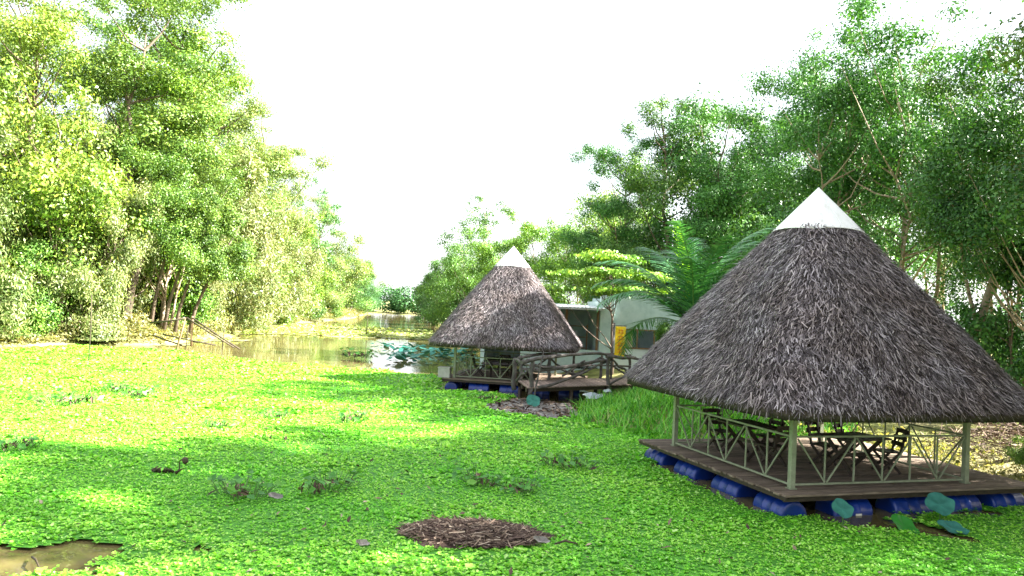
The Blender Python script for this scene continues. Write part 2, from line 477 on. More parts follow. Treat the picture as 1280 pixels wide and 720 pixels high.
# ------------------------------------------------------------------ floating green mat
NEAR = [(-33, -10), (-30.5, 20), (-28, 38), (-25.8, 45), (-22, 45.6), (-19, 44.6), (-12.9, 40.5), (-8.9, 39.6), (-5.4, 38.2), (-3.0, 37.2), (-2.9, 31.4), (0.4, 30.9), (0.6, 28), (2.6, 26.8), (2.6, 24.4), (5.5, 21.8), (9.5, 20.4), (11, 17.4), (11.5, 13), (12.6, 5), (13.5, -10)]
HOLE1 = [(-6.9, 10.25), (-6.2, 10.6), (-5.5, 10.72), (-5.1, 10.35), (-5.15, 9.6), (-6.2, 9.2), (-7.3, 9.3)]
HOLE2 = [(5.0, 13.9), (6.6, 14.8), (9.9, 15.2), (9.9, 14.8), (7.9, 14.45), (7.2, 13.95), (8.2, 13.2), (7.95, 12.85), (7.2, 13.1), (6.6, 13.4), (5.9, 13.7)]
HOLE3 = [(-0.9, 27.1), (0.2, 29.6), (2.4, 28.6), (2.5, 25.8), (1.5, 24.6), (0.2, 25.4)]
HUT1 = [(4.75, 14.1), (10.6, 15.8), (8.3, 19.4), (3.4, 18.2)]
HUT2 = [(-2.2, 32.2), (2.5, 31.6), (2.5, 37), (-2.2, 37)]
FARMATS = [[(-28, 78), (-24, 66), (-17, 70), (-12, 70.5), (-7.3, 74), (-5, 79), (-8, 90), (-15, 97), (-25, 100), (-28, 95)],
           [(-24, 50), (-22, 47.3), (-20.5, 50), (-21, 58), (-23, 62), (-23.5, 58)]]
FARON = [False]
def mat_mask(x, y):
    wob = lambda s, a, k: (vnoise(x, y, s, k) - 0.5) * a
    xx = x + wob(0.7, 0.5, 11) + wob(0.25, 0.34, 12); yy = y + wob(0.7, 0.5, 13) + wob(0.25, 0.34, 14)
    ok = inside(xx, yy, NEAR)
    for h in (HOLE1, HOLE2, HOLE3): ok &= ~inside(xx, yy, h)
    for h in (HUT1, HUT2): ok &= ~inside(x, y, h)
    x3 = x + wob(3, 3, 21); y3 = y + wob(3, 5, 22)
    far = np.zeros(x.shape, bool)
    if FARON[0]: ok &= False
    for p in FARMATS if FARON[0] else []: far |= inside(x3, y3, p)
    far &= vnoise(x, y, 4, 31) + 0.3 * vnoise(x, y, 1.1, 32) > 0.42
    small = (dist_poly(x, y, [(-4.2, 10.65), (-4.05, 10.6)]) < 0.10) | (dist_poly(x, y, [(-6.4, 9.95), (-6.0, 10.0)]) < 0)
    return (ok & ~small) | (far & inside(x, y, CANAL))
Vs, Fs, Ms = [], [], []
base = 0
def sheet(x0, x1, y0, y1, c):
    global base
    xs = np.arange(x0, x1 + c / 2, c); ys = np.arange(y0, y1 + c / 2, c)
    X, Y = np.meshgrid(xs, ys)
    Z = 0.008 + 0.02 * vnoise(X, Y, 0.5, 41) + 0.02 * vnoise(X, Y, 2.2, 42)
    cx = (X[:-1, :-1] + c / 2); cy = (Y[:-1, :-1] + c / 2)
    k = mat_mask(cx, cy)
    id_ = np.arange(X.size).reshape(X.shape)
    F = np.stack([id_[:-1, :-1], id_[:-1, 1:], id_[1:, 1:], id_[1:, :-1]], -1)[k]
    used = np.unique(F); re = np.full(X.size, -1); re[used] = np.arange(len(used))
    V = np.stack([X, Y, Z], -1).reshape(-1, 3)[used]
    Vs.append(V); Fs.append(re[F] + base); Ms.append(np.zeros(len(F), int)); base += len(V)
sheet(-13, 12.8, 6, 22, 0.12)
sheet(-33, 12, 22, 46, 0.2)
sheet(-33, -13, 6, 22, 0.4)
def rosettes(x0, x1, y0, y1, dens, size, nl, r):
    """rosettes of tilted rounded leaves"""
    global base
    n = int((x1 - x0) * (y1 - y0) * dens)
    x = r.uniform(x0, x1, n); y = r.uniform(y0, y1, n)
    k = mat_mask(x + r.normal(0, 0.07, n), y + r.normal(0, 0.07, n)) & (np.abs(x) < y * 0.78 + 2)
    x, y = x[k], y[k]; n = len(x)
    s = 1.0 * size * r.lognormal(0, 0.3, n) * (0.7 + 0.6 * vnoise(x, y, 1.3, 51))
    z = 0.015 + 0.02 * vnoise(x, y, 0.5, 41) + 0.02 * vnoise(x, y, 2.2, 42)
    a0 = r.uniform(0, 2 * PI, n)
    for j in range(nl):
        a = a0 + 2 * PI * j / nl + r.normal(0, 0.25, n)
        tilt = r.uniform(0.15, 0.95, n)
        D = np.stack([np.cos(a) * np.cos(tilt), np.sin(a) * np.cos(tilt), np.sin(tilt)], -1)
        Sd = np.stack([-np.sin(a), np.cos(a), np.zeros(n)], -1)
        L = (s * r.uniform(0.75, 1.2, n))[:, None]; W = L * 0.72
        P = np.stack([x, y, z], -1)
        V = np.empty((n, 5, 3))
        V[:, 0] = P
        V[:, 1] = P + D * L * 0.6 - Sd * W * 0.5
        V[:, 2] = P + D * L * 1.0 - Sd * W * 0.25 - np.array([0, 0, 0.1]) * L
        V[:, 3] = P + D * L * 1.0 + Sd * W * 0.25 - np.array([0, 0, 0.1]) * L
        V[:, 4] = P + D * L * 0.6 + Sd * W * 0.5
        b = (np.arange(n) * 5)[:, None] + base
        F = np.concatenate([b + np.array([[0, 1, 2, 3]]), b + np.array([[0, 3, 4, 4]])], 0)
        # second face as a quad needs 4 distinct corners: use 0,3,4 with a mid point
        Vm = (P + D * L * 0.3 + Sd * W * 0.27)
        V6 = np.concatenate([V, Vm[:, None]], 1)
        b = (np.arange(n) * 6)[:, None] + base
        F = np.concatenate([b + np.array([[0, 1, 2, 3]]), b + np.array([[0, 3, 4, 5]])], 0)
        Vs.append(V6.reshape(-1, 3)); Fs.append(F); Ms.append(np.ones(len(F), int)); base += n * 6
rosettes(-12, 12.6, 7, 15, 330, 0.035, 5, rng)
rosettes(-17, 11.5, 15, 23, 200, 0.046, 5, rng)
rosettes(-25, 7, 23, 33, 75, 0.072, 5, rng)
rosettes(-31, 4, 33, 46, 40, 0.095, 5, rng)
fm = link('floating_plants', np_mesh('floating_plants', np.concatenate(Vs), np.concatenate(Fs), [M['duckweed'], M['mat']], np.concatenate(Ms)))
tag(fm, 'bright green mat of small floating water plants covering the canal', 'water plants', kind='stuff')

FARON[0] = True
Vs, Fs, Ms = [], [], []
base = 0
sheet(-30, 0, 47, 120, 0.6)
rosettes(-30, 0, 47, 105, 4.0, 0.22, 5, rng)
fm = link('floating_grass', np_mesh('floating_grass', np.concatenate(Vs), np.concatenate(Fs), [M['pale_sod'], M['pale_mat']], np.concatenate(Ms)))
tag(fm, 'pale yellow strips of floating grass out in the open water', 'water plants', kind='stuff')

# ------------------------------------------------------------------ trees
TREE = {}
def make_tree(kind, seed):
    """returns (trunk mesh, crown mesh, nominal height)"""
    key = (kind, seed)
    if key in TREE: return TREE[key]
    r = np.random.default_rng(1000 + seed * 17 + sum(map(ord, kind)))
    cfg = dict(
        tall=dict(H=20, lo=3.0, rx=4.6, ncl=80, cr=(0.85, 1.6), nl=900, L=0.175, W=0.08, tr=0.26, ntr=1, lean=0.06, droop=0.3, mat='leaf', top=0.8),
        airy=dict(H=17, lo=5.8, rx=4.6, ncl=95, cr=(0.65, 1.35), nl=560, L=0.155, W=0.07, tr=0.15, ntr=3, lean=0.08, droop=0.4, mat='leaf', top=0.75),
        willow=dict(H=11, lo=0.6, rx=3.6, ncl=75, cr=(0.8, 1.4), nl=560, L=0.25, W=0.07, tr=0.14, ntr=2, lean=0.1, droop=1.1, mat='willow', top=0.85),
        bushy=dict(H=7, lo=0.2, rx=3.2, ncl=55, cr=(0.7, 1.2), nl=420, L=0.19, W=0.09, tr=0.10, ntr=3, lean=0.05, droop=0.5, mat='leaf', top=0.7),
        round=dict(H=11, lo=1.8, rx=4.4, ncl=75, cr=(0.9, 1.6), nl=440, L=0.20, W=0.10, tr=0.16, ntr=2, lean=0.06, droop=0.4, mat='leaf', top=0.6),
        sparse=dict(H=16, lo=7, rx=4.6, ncl=48, cr=(0.5, 1.1), nl=120, L=0.24, W=0.11, tr=0.14, ntr=1, lean=0.1, droop=0.4, mat='leaf', top=0.7),
        umbrella=dict(H=6, lo=4.0, rx=3.0, ncl=46, cr=(0.5, 0.8), nl=260, L=0.17, W=0.09, tr=0.09, ntr=1, lean=0.03, droop=0.1, mat='leaf', top=0.9),
    )[kind]
    H, lo, rx = cfg['H'], cfg['lo'], cfg['rx']
    # trunks
    mb = MB()
    paths = []
    for i in range(cfg['ntr']):
        a = r.uniform(0, 2 * PI)
        ln = cfg['lean'] * H * r.uniform(0.5, 1.6) * (1.0 if cfg['ntr'] == 1 else 1.6)
        top = H * (0.9 if i == 0 else r.uniform(0.6, 0.8))
        b0 = np.array([math.cos(a), math.sin(a)]) * (0.0 if i == 0 else r.uniform(0.15, 0.6))
        pts = []
        for t in np.linspace(0, 1, 9):
            off = b0 + np.array([math.cos(a), math.sin(a)]) * ln * t ** 1.3 + r.normal(0, 0.012 * H, 2) * (0.3 + t) * (t > 0)
            pts.append((off[0], off[1], top * t - (0.35 if t == 0 else 0)))
        paths.append(np.array(pts))
        mb.tube(pts, [cfg['tr'] * (1.25 if k == 0 else 1) * (1 - 0.85 * k / 8) * (1 if i == 0 else 0.75) for k in range(9)], 7)
    # clumps
    lob = r.uniform(0, 2 * PI, 4)
    C = []; boughs = []; nbg = {'tall': 13, 'airy': 13, 'round': 11, 'willow': 12}.get(kind, 0)
    while len(C) < cfg['ncl']:
        t = r.uniform(0, 1)
        h = lo + (H - lo) * t
        if kind == 'umbrella':
            tier = r.integers(0, 3)
            h = lo + 0.1 + tier * 0.75 + r.normal(0, 0.07)
            prof = [1.0, 0.8, 0.45][tier]
        elif kind in ('willow', 'bushy'):
            prof = (1 - t ** 2.2) ** 0.6 * (0.75 + 0.25 * min(1, t * 4))
        else:
            m_ = cfg['top'] * 0.55
            prof = math.sqrt(max(0.12, 1 - ((t - m_) / (1.02 - m_ if t > m_ else m_ + 0.12)) ** 2))
        a = r.uniform(0, 2 * PI)
        lobe = 0.8 + 0.16 * math.sin(a * 2 + lob[0] + t * 3) + 0.14 * math.sin(a * 3 + lob[1] - t * 5) + 0.12 * math.sin(t * 9 + lob[2] + a)
        rr = rx * prof * lobe * math.sqrt(r.uniform(0.12, 1.0))
        tp = paths[0]; ti = min(8, max(0, int(h / (H * 0.9) * 8)))
        pt_ = np.array((tp[ti][0] + math.cos(a) * rr, tp[ti][1] + math.sin(a) * rr, h))
        if nbg:
            if len(boughs) < nbg:
                if all(np.linalg.norm((pt_ - q) * np.array([1, 1, 1.15])) > 0.21 * (H - lo) * (0.8 if len(boughs) > nbg // 2 else 1) or r.uniform() < 0.02 for q in boughs): boughs.append(pt_)
                continue
            if r.uniform() < 0.88:
                q = boughs[r.integers(0, nbg)]
                pt_ = q + r.normal(size=3) * np.array([1.0, 1.0, 0.55]) * rx * 0.25
        C.append(tuple(pt_))
    C = np.array(C)
    R = r.uniform(*cfg['cr'], len(C)) * (1.05 - 0.35 * (C[:, 2] - lo) / (H - lo))
    # limbs
    for i in range(len(C)):
        if r.uniform() < 0.5:
            tp = paths[r.integers(0, len(paths))]
            hh = max(0.25 * lo + 0.2, C[i, 2] - r.uniform(0.6, 1.3) * np.hypot(*(C[i, :2] - tp[4, :2])) - 0.3)
            f = min(hh / tp[-1, 2] * 8, 7.5); k = int(f)
            s = tp[k] + (tp[k + 1] - tp[k]) * (f - k)
            mid = (s + C[i]) / 2 + np.array([0, 0, -0.12 * np.linalg.norm(C[i] - s)]) + r.normal(0, 0.12, 3)
            r0 = cfg['tr'] * 0.33
            mb.tube([s, (s + mid) / 2 + r.normal(0, .05, 3), mid, C[i]], [r0, r0 * 0.8, r0 * 0.55, r0 * 0.2], 5, caps=False)
    tm = mb.mesh('trunk', M['pale_bark'] if kind in ('airy', 'sparse') else M['bark'])
    # leaves
    nl = (cfg['nl'] * (R / np.mean(R)) ** 2 * r.uniform(0.5, 1.3, len(R))).astype(int)
    ci = np.repeat(np.arange(len(C)), nl)
    n = len(ci)
    d = unit(r.normal(size=(n, 3)))
    rad_ = R[ci] * (r.uniform(0.15, 1.0, n) ** 0.5) * (1 + 0.25 * r.normal(size=n)) * np.where(r.uniform(size=n) < 0.22, r.uniform(1.0, 1.65, n), 1.0)
    sq = np.array([1.1, 1.1, 0.75]) if kind != 'umbrella' else np.array([1.25, 1.25, 0.22])
    if kind == 'willow': sq = np.array([1.0, 1.0, 1.1])
    P = C[ci] + d * rad_[:, None] * sq
    if kind == 'willow':
        P[:, 2] -= 0.35 * r.uniform(0, 1, n) ** 2 * R[ci]
    P[:, 2] = np.maximum(P[:, 2], 0.05)
    Nn = unit(d * 1.0 + r.normal(size=(n, 3)) * 0.42 + np.array([0, 0, 0.4]))
    if kind == 'willow': Nn = unit(d * np.array([1, 1, 0.2]) * 1.0 + r.normal(size=(n, 3)) * 0.45 + np.array([0, 0, 0.3]))
    sc = r.uniform(0.65, 1.3, n)
    V, Fq = leaf_quads(P, Nn, cfg['L'] * sc, cfg['W'] * sc * r.uniform(0.8, 1.25, n), r, cfg['droop'])
    cm = np_mesh('crown', V, Fq, M[cfg['mat']])
    TREE[key] = (tm, cm, H)
    return TREE[key]

def gz(x, y): return float(terrain_z(np.array([x], float), np.array([y], float))[0])

def tree(kind, seed, x, y, h, label, tint=(1, 1, 1), group=None, name=None, rz=None, wide=1.0, cat='tree', lean=(0, 0)):
    tm, cm, H = make_tree(kind, seed)
    nm = name or {'bushy': 'bush', 'willow': 'willowy_tree', 'sparse': 'thin_tree', 'umbrella': 'umbrella_tree'}.get(kind, 'broadleaf_tree')
    o = thing(nm, label, cat, (x, y, gz(x, y) - 0.02), (x * 1.7 + y * 0.9) % 6.28 if rz is None else rz, group)
    s = h / H
    o.scale = (s * wide, s * wide, s)
    o.rotation_euler[0] = lean[0]; o.rotation_euler[1] = lean[1]
    t = link('trunk', tm, o)
    c = link('crown', cm, o)
    c.color = (*tint, 1)
    return o

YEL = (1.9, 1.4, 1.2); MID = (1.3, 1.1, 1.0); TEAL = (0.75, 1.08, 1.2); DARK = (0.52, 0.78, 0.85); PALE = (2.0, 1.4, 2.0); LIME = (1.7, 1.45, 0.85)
GL = 'trees along the left bank'
GR = 'trees along the right bank'
# left bank, from the picture's edge towards the far end
LEFT = [
 ('tall', 1, -31.5, 47.0, 21.5, 'tall yellow-green tree filling the top left corner of the picture', YEL, 1.05),
 ('tall', 2, -27.5, 52.5, 24.0, 'very tall dark green tree rising behind the yellow-green corner tree', MID, 1.1),
 ('round', 1, -27.5, 46.5, 16.0, 'yellow-topped broad tree leaning out over the bank beside the thick brown trunk', YEL, 0.85),
 ('tall', 3, -26.9, 61.0, 27.5, 'tall feathery green tree whose top leaves the picture beside the open sky', LIME, 0.95),
 ('airy', 1, -25.2, 55.0, 15.5, 'tree with several thin brown trunks leaning right above the wooden frame', MID, 0.95),
 ('tall', 1, -28.0, 71.0, 24.5, 'big pale green tree behind the thin leaning trunks on the left bank', PALE, 1.05),
 ('willow', 1, -26.0, 66.0, 15.0, 'pale drooping tree above the brown water reflection', (1.2, 1.15, 1.1), 1.0),
 ('tall', 2, -28.5, 80.0, 22.0, 'pale yellow-green tree halfway along the left bank', PALE, 1.1),
 ('willow', 2, -26.8, 80.0, 13.0, 'whitish drooping tree over the grassy strip on the left bank', (1.3, 1.2, 1.2), 1.1),
 ('tall', 3, -29.5, 94.0, 21.0, 'pale rounded tree on the far half of the left bank', PALE, 1.0),
 ('round', 2, -28.3, 98.0, 13.0, 'bright green bushy tree by the water on the far half of the left bank', LIME, 0.9),
 ('sparse', 1, -28.5, 106.0, 20.0, 'dark thin-crowned tree standing out against the white sky, left bank', TEAL, 0.8),
 ('tall', 1, -31.0, 116.0, 18.5, 'pale tree behind the dark thin-crowned tree, left bank', PALE, 0.95),
 ('round', 1, -31.0, 138.0, 15.0, 'lowest pale tree where the left tree line meets the far water', PALE, 1.0),
 ('round', 1, -36.5, 178.0, 11.0, 'small tree, tinted blue for haze, closing the end of the left bank', (0.8, 1.0, 1.6), 1.0),  # distance haze put into the leaf tint
 ('bushy', 1, -38.5, 195.0, 9.0, 'low tree tinted blue as distance haze at the far corner of the water, left bank', (0.6, 0.9, 1.6), 1.2),  # blue tint paints haze onto this crown
 ('round', 2, -33.5, 160.0, 12.0, 'farthest tree of the left bank, low, with haze put into its green', (1.2, 1.2, 1.3), 1.0),  # haze is only in the crown's tint
]
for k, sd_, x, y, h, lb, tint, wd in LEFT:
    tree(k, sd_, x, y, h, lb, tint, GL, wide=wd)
 
for k, sd_, x, y, h, lb, tint, wd in [
 ('tall', 2, -38.0, 56.0, 25.0, 'tall tree in the back row behind the yellow-green corner tree', MID, 1.0),
 ('tall', 3, -35.0, 66.0, 26.0, 'tall tree in the back row behind the very tall dark green tree', (1.2, 1.2, .8), 1.0),
 ('tall', 1, -35.5, 80.0, 25.0, 'tall tree in the back row behind the big pale green tree', PALE, 1.0),
 ('tall', 2, -36.0, 98.0, 24.0, 'tree in the back row behind the pale rounded tree', PALE, 1.0),
 ('willow', 1, -28.4, 51.5, 14.0, 'pale drooping tree between the corner tree and the thick brown trunk', (1.15, 1.15, 1.0), 0.9),
 ('willow', 2, -26.2, 72.5, 12.5, 'pale drooping tree behind the whitish green bush', (1.3, 1.2, 1.2), 1.0),
 ('willow', 1, -28.0, 90.0, 13.0, 'pale drooping tree behind the lime green bush', (1.35, 1.25, 1.25), 1.0)]:
    tree(k, sd_, x, y, h, lb, tint, GL, wide=wd)
# low willowy growth in front of the left trees
for k, sd_, x, y, h, lb, tint, wd in [
 ('willow', 1, -29.6, 42.0, 10.5, 'pale drooping tree at the very left edge of the picture', (1.15, 1.15, 1.05), 1.0),
 ('willow', 2, -26.6, 47.3, 9.5, 'pale drooping tree left of the thick brown trunk, above the dark hollow', (1.25, 1.2, 1.1), 0.85),
 ('bushy', 1, -28.2, 44.0, 5.5, 'mid green bush at the water edge under the drooping trees, left edge', (1.3, 1.25, 1.1), 0.9),
 ('bushy', 2, -25.0, 59.5, 5.5, 'green bush behind the wooden frame, right of the thin trunks', (1.3, 1.3, 1.0), 0.9),
 ('willow', 2, -24.2, 61.5, 8.5, 'pale drooping small tree right of the wooden frame', (1.3, 1.2, 1.1), 0.85),
 ('bushy', 1, -25.6, 71.0, 6.0, 'whitish green bush above the brown water on the left bank', (1.7, 1.5, 1.6), 0.95),
 ('bushy', 2, -27.4, 88.0, 6.5, 'lime green bush on the left bank beside the grassy strip', (1.5, 1.6, 0.8), 0.9),
 ('bushy', 1, -28.6, 107.0, 5.5, 'dark green round bush at the foot of the far left trees', (0.7, 0.85, 0.9), 1.0),
 ('bushy', 2, -29.6, 124.0, 6.5, 'pale bush at the waterline near the end of the left bank', (1.4, 1.3, 1.2), 1.0)]:
    tree(k, sd_, x, y, h, lb, tint, 'low growth on the left bank', wide=wd, cat='tree' if k == 'willow' else 'bush')
# thicket behind the left front trees, the hollow's shade put into its dark tint
for i, (x, y, h, lb) in enumerate([(-33.0, 55.5, 12, 'tree tinted dark like shade, deep behind the thick brown trunk'), (-31.0, 63.0, 14, 'tree tinted dark like shade, deep behind the thin leaning trunks'), (-38.0, 50.5, 16, 'dark tree behind the yellow-green corner tree')]):
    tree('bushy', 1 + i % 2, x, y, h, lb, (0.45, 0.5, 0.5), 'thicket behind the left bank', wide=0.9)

# thick brown trunk on the left bank
mb = MB()
mb.tube([(0, 0, -0.3), (0.1, 0, 1.5), (0.25, 0.05, 3.2), (0.75, 0.1, 5.2), (0.95, 0.2, 7.4), (1.5, 0.5, 9.8)], [0.46, 0.40, 0.36, 0.32, 0.25, 0.16], 9)
mb.tube([(0.75, 0.1, 5.2), (0.2, 0.2, 7.0), (-0.6, 0.4, 9.0)], [0.2, 0.15, 0.1], 7)
t = thing('old_tree', 'thick dark brown trunk leaning slightly right above the left bank', 'tree', (-25.4, 50.0, 0.3), 0, GL)
mb.build('trunk', M['dark_stem'], t)  # dark stem colour also carries the foliage's shade on this trunk
c = link('crown', make_tree('round', 2)[1], t); c.location = (1.0, 0.6, 4.6); c.scale = (0.62, 0.62, 0.72); c.color = (1.2, 1.1, 0.9, 1)

for i, (x, y, dx, hh, lb) in enumerate([(-24.6, 52.0, 1.6, 9.0, 'thin brown trunk leaning right, first right of the thick dark trunk'), (-24.0, 52.6, 2.6, 9.5, 'thin brown trunk leaning right, second right of the thick dark trunk'),
                                    (-23.4, 53.0, 2.2, 8.0, 'thin brown trunk leaning right just behind the wooden frame'), (-22.9, 54.0, 3.4, 8.5, 'most slanted thin trunk, right behind the wooden frame')]):
    mb = MB(); mb.tube([(0, 0, -0.3), (dx * .15, 0, hh * .25), (dx * .42, .1, hh * .55), (dx, .2, hh)], [0.15, 0.12, 0.09, 0.04], 7)
    mb.tube([(dx * .42, .1, hh * .55), (dx * .3, .3, hh * .8), (dx * .25, .3, hh * .98)], [0.06, 0.04, 0.02], 5)
    t = thing('slender_tree', lb, 'tree', (x, y, gz(x, y)), 0, GL)
    mb.build('trunk', M['bark'], t)
    c = link('crown', make_tree('bushy', 1 + i % 2)[1], t); c.scale = (0.62, 0.62, 0.75); c.location = (dx * .8, .2, hh - 4.2); c.rotation_euler = (0, 0, i * 1.7); c.color = (1.2, 1.05, 0.9, 1)

# right bank
RIGHT = [
 ('airy', 1, 15.6, 30.5, 16.3, 'tallest airy tree with pale bare trunks behind the near thatched roof', TEAL, 1.0),
 ('airy', 2, 12.8, 31.5, 15.6, 'bluish green tree just left of the tallest airy tree', TEAL, 0.85),
 ('airy', 1, 18.9, 28.0, 13.5, 'dark leafy tree at the top right corner of the picture', DARK, 0.95),
 ('round', 1, 15.0, 49.0, 17.0, 'dense dark green tree behind the coconut palm', DARK, 0.85),
 ('tall', 2, 11.2, 47.0, 15.5, 'dense green tree above the coconut palm, left of the dark one', TEAL, 1.0),
 ('tall', 1, 9.8, 48.0, 17.2, 'tall pale-topped tree above the house, highest of its clump', (1.0, 1.05, 1.0), 0.95),
 ('tall', 3, 7.6, 51.0, 14.4, 'green tree at the sky edge above the house roof', TEAL, 0.95),
 ('airy', 2, 26.0, 46.0, 18.0, 'airy tree seen through the trunks, behind the tallest airy tree', (1.1, 1.1, 0.8), 1.0),
 ('round', 2, 19.0, 54.0, 13.5, 'yellow-green tree glowing between the pale trunks', LIME, 0.95),
 ('round', 2, 4.6, 66.0, 10.2, 'lime green tree directly behind the white tip of the far pavilion, on its right', (1.5, 1.55, 0.8), 0.8),
 ('round', 1, 7.0, 62.0, 9.5, 'yellow-green tree between the far pavilion and the flat-topped tree', LIME, 0.8),
 ('round', 2, -0.8, 74.0, 9.6, 'bright tree left of the white tip of the far pavilion', (1.4, 1.4, 0.8), 0.85),
 ('round', 1, -5.2, 88.0, 10.0, 'dark green round tree left of the far pavilion roof', (0.95, 1.05, 0.9), 0.9),
 ('round', 2, -8.6, 102.0, 9.8, 'second dark round tree further left of the far pavilion roof', (0.8, 0.95, 0.9), 0.9),
 ('round', 1, -12.0, 118.0, 9.4, 'dark tree at the far bend of the right bank', (0.65, 0.85, 0.95), 0.95),
 ('bushy', 1, -13.8, 134.0, 9.0, 'last dark tree of the right bank by the far water', (0.6, 0.8, 1.0), 0.95),
 ('tall', 3, 17.9, 55.0, 17.5, 'dense green tree filling the gap left of the bluish airy trees', DARK, 1.0),
 ('round', 2, 2.2, 78.0, 11.6, 'tree peeping over the far pavilion roof, right of its white tip', (1.5, 1.45, 0.8), 0.9),
 ('round', 1, 9.8, 72.0, 14.5, 'tall lime tree between the far pavilion and the tall pale-topped clump', LIME, 0.75),
 ('round', 1, -2.6, 96.0, 13.0, 'tree rising above the dark round ones left of the far pavilion', (1.1, 1.2, 0.9), 0.9),
 ('round', 2, 12.8, 84.0, 15.0, 'green tree in the back row above the flat-topped tree', (1.1, 1.2, 0.9), 0.9),
 ('airy', 1, 21.5, 47.0, 19.5, 'full crowned green tree behind the airy trees on the right', TEAL, 1.05),
 ('tall', 2, 14.2, 57.0, 18.5, 'full green tree behind the tall pale-topped tree, on its right', (0.9, 1.0, 1.2), 1.1),
 ('round', 2, 12.9, 44.5, 9.0, 'low dense green tree between the house and the airy trees', TEAL, 0.9),
 ('sparse', 2, -4.0, 112.0, 19.5, 'thin see-through tree towering over the right bank against the sky', (0.9, 1.0, 1.1), 1.1),
 ('sparse', 1, 8.0, 92.0, 15.5, 'faint bare-looking tree top above the lime green tree', (1.2, 1.1, 1.2), 1.0),
]
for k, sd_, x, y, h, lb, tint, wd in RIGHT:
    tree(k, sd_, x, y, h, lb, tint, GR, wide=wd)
for k, sd_, x, y, h, lb, tint in [
 ('tall', 1, 19.5, 7.5, 20.5, 'tall back row tree outside the right edge, near the viewer', MID), ('tall', 2, 19.8, 12.5, 20.0, 'tall back row tree outside the right edge, beside the near pavilion', MID), ('tall', 3, 19.5, 17.0, 18.5, 'tall back row tree outside the right edge, farthest of three', MID),
 ('airy', 1, 16.5, 23.0, 14.5, 'leafy tree just outside the right edge beyond the near pavilion', DARK),
 ('airy', 2, 15.4, 18.8, 16.0, 'leafy tree outside the right edge beside the near pavilion', DARK),
 ('tall', 3, 15.5, 14.5, 17.0, 'tall tree outside the right edge, shading the near water plants', MID),
 ('round', 1, 15.3, 10.0, 18.0, 'broad tree outside the right edge, second from the viewer', MID), ('round', 2, 15.3, 5.0, 18.0, 'broad tree outside the right edge nearest to the viewer', MID)]:
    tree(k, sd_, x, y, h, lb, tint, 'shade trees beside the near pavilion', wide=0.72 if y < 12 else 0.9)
for k, sd_, x, y, h, lb, tint, wd in [
 ('bushy', 2, 16.6, 24.5, 6.8, 'dark leafy bush at the right edge below the leaning trunk', DARK, 0.8),
 ('bushy', 1, 13.2, 38.6, 8.2, 'tall green bush added beside the house to shade its ground, right of the coconut palm', (0.8, 1.0, 0.8), 0.95),  # unseen bush, added to keep sun off the ground by the house
 ('bushy', 2, 13.6, 34.6, 7.6, 'tall green bush added behind the coconut palm to shade the ground there', (0.7, 0.9, 0.8), 0.9),  # second hidden bush, added to block sun in front of the house
 ('bushy', 2, 11.2, 29.0, 4.2, 'green bush behind the near roof, right of the coconut palm', (0.8, 1.0, 0.8), 0.9),
 ('bushy', 1, 12.2, 17.4, 1.6, 'pale green low bush beside the right post of the near pavilion', (1.6, 1.4, 1.2), 0.8),
 ('bushy', 2, 7.6, 37.4, 2.6, 'leafy bush in front of the house window', (1.1, 1.2, 0.9), 0.8),
 ('bushy', 2, -3.0, 72.0, 4.5, 'low green bush on the bank behind the lily pads', (1.2, 1.2, 0.9), 1.0)]:
    tree(k, sd_, x, y, h, lb, tint, 'bushes on the right bank', cat='bush', wide=wd)
# leaning pale trunk
mb = MB()
mb.tube([(0, 0, -0.3), (0.35, 0, 1.5), (0.85, 0, 3.2), (1.5, 0.1, 5.2), (2.0, 0.2, 7.4), (2.3, 0.2, 9.5)], [0.2, 0.17, 0.15, 0.13, 0.1, 0.06], 8)
mb.tube([(1.5, 0.1, 5.2), (2.6, 0.0, 6.4), (3.6, 0.1, 7.8)], [0.09, 0.07, 0.04], 6)
mb.tube([(0.85, 0, 3.2), (0.5, 0.2, 5.0), (0.2, 0.3, 7.0)], [0.07, 0.05, 0.03], 6)
t = thing('leaning_tree', 'tree with one bare pale trunk leaning right beside the near roof', 'tree', (14.8, 25.5, 0.4), 0, GR)
mb.build('trunk', M['pale_bark'], t)
c = link('crown', make_tree('airy', 2)[1], t); c.location = (1.7, 0.2, 1.6); c.scale = (0.7, 0.7, 0.7); c.color = (0.7, 0.8, 0.7, 1)
# flat-topped tree before the house
tree('umbrella', 1, 5.0, 36.8, 6.0, 'flat-topped yellow-green tree with layered branches in front of the house', (2.0, 1.85, 1.35), GR)
# far wood across the end of the water
V_, F_ = [], []; b_ = 0
r = np.random.default_rng(55)
def wood(pts, hlo, hhi, per, L):
    global b_
    for (x, y) in pts:
        h = r.uniform(hlo, hhi); n = per
        d = unit(r.normal(size=(n, 3)))
        P = np.array([x, y, h * 0.5 + 0.4]) + d * np.array([h * 0.5, h * 0.5, h * 0.52]) * (r.uniform(0.4, 1, n) ** 0.4)[:, None]
        Nn = unit(d * 0.8 + r.normal(size=(n, 3)) * 0.6 + np.array([0, 0, 0.4]))
        V, Fq = leaf_quads(P, Nn, L * r.uniform(0.7, 1.4, n), L * 0.6 * r.uniform(0.7, 1.4, n), r, 0.3, b_)
        V_.append(V); F_.append(Fq); b_ += len(V)
wood([(x + r.normal(0, 1.0), 208 + r.normal(0, 1.5) + abs(x + 29) * 0.1) for x in np.arange(-75, 10, 2.0)], 4.5, 8, 700, 0.6)
wood([(-44 + r.normal(0, 2), y) for y in np.arange(60, 200, 5)], 8, 13, 500, 0.7)
wood([(x, 150 - abs(x) * 0.4 + r.normal(0, 4)) for x in np.arange(20, 140, 5)], 6, 10, 400, 0.8)
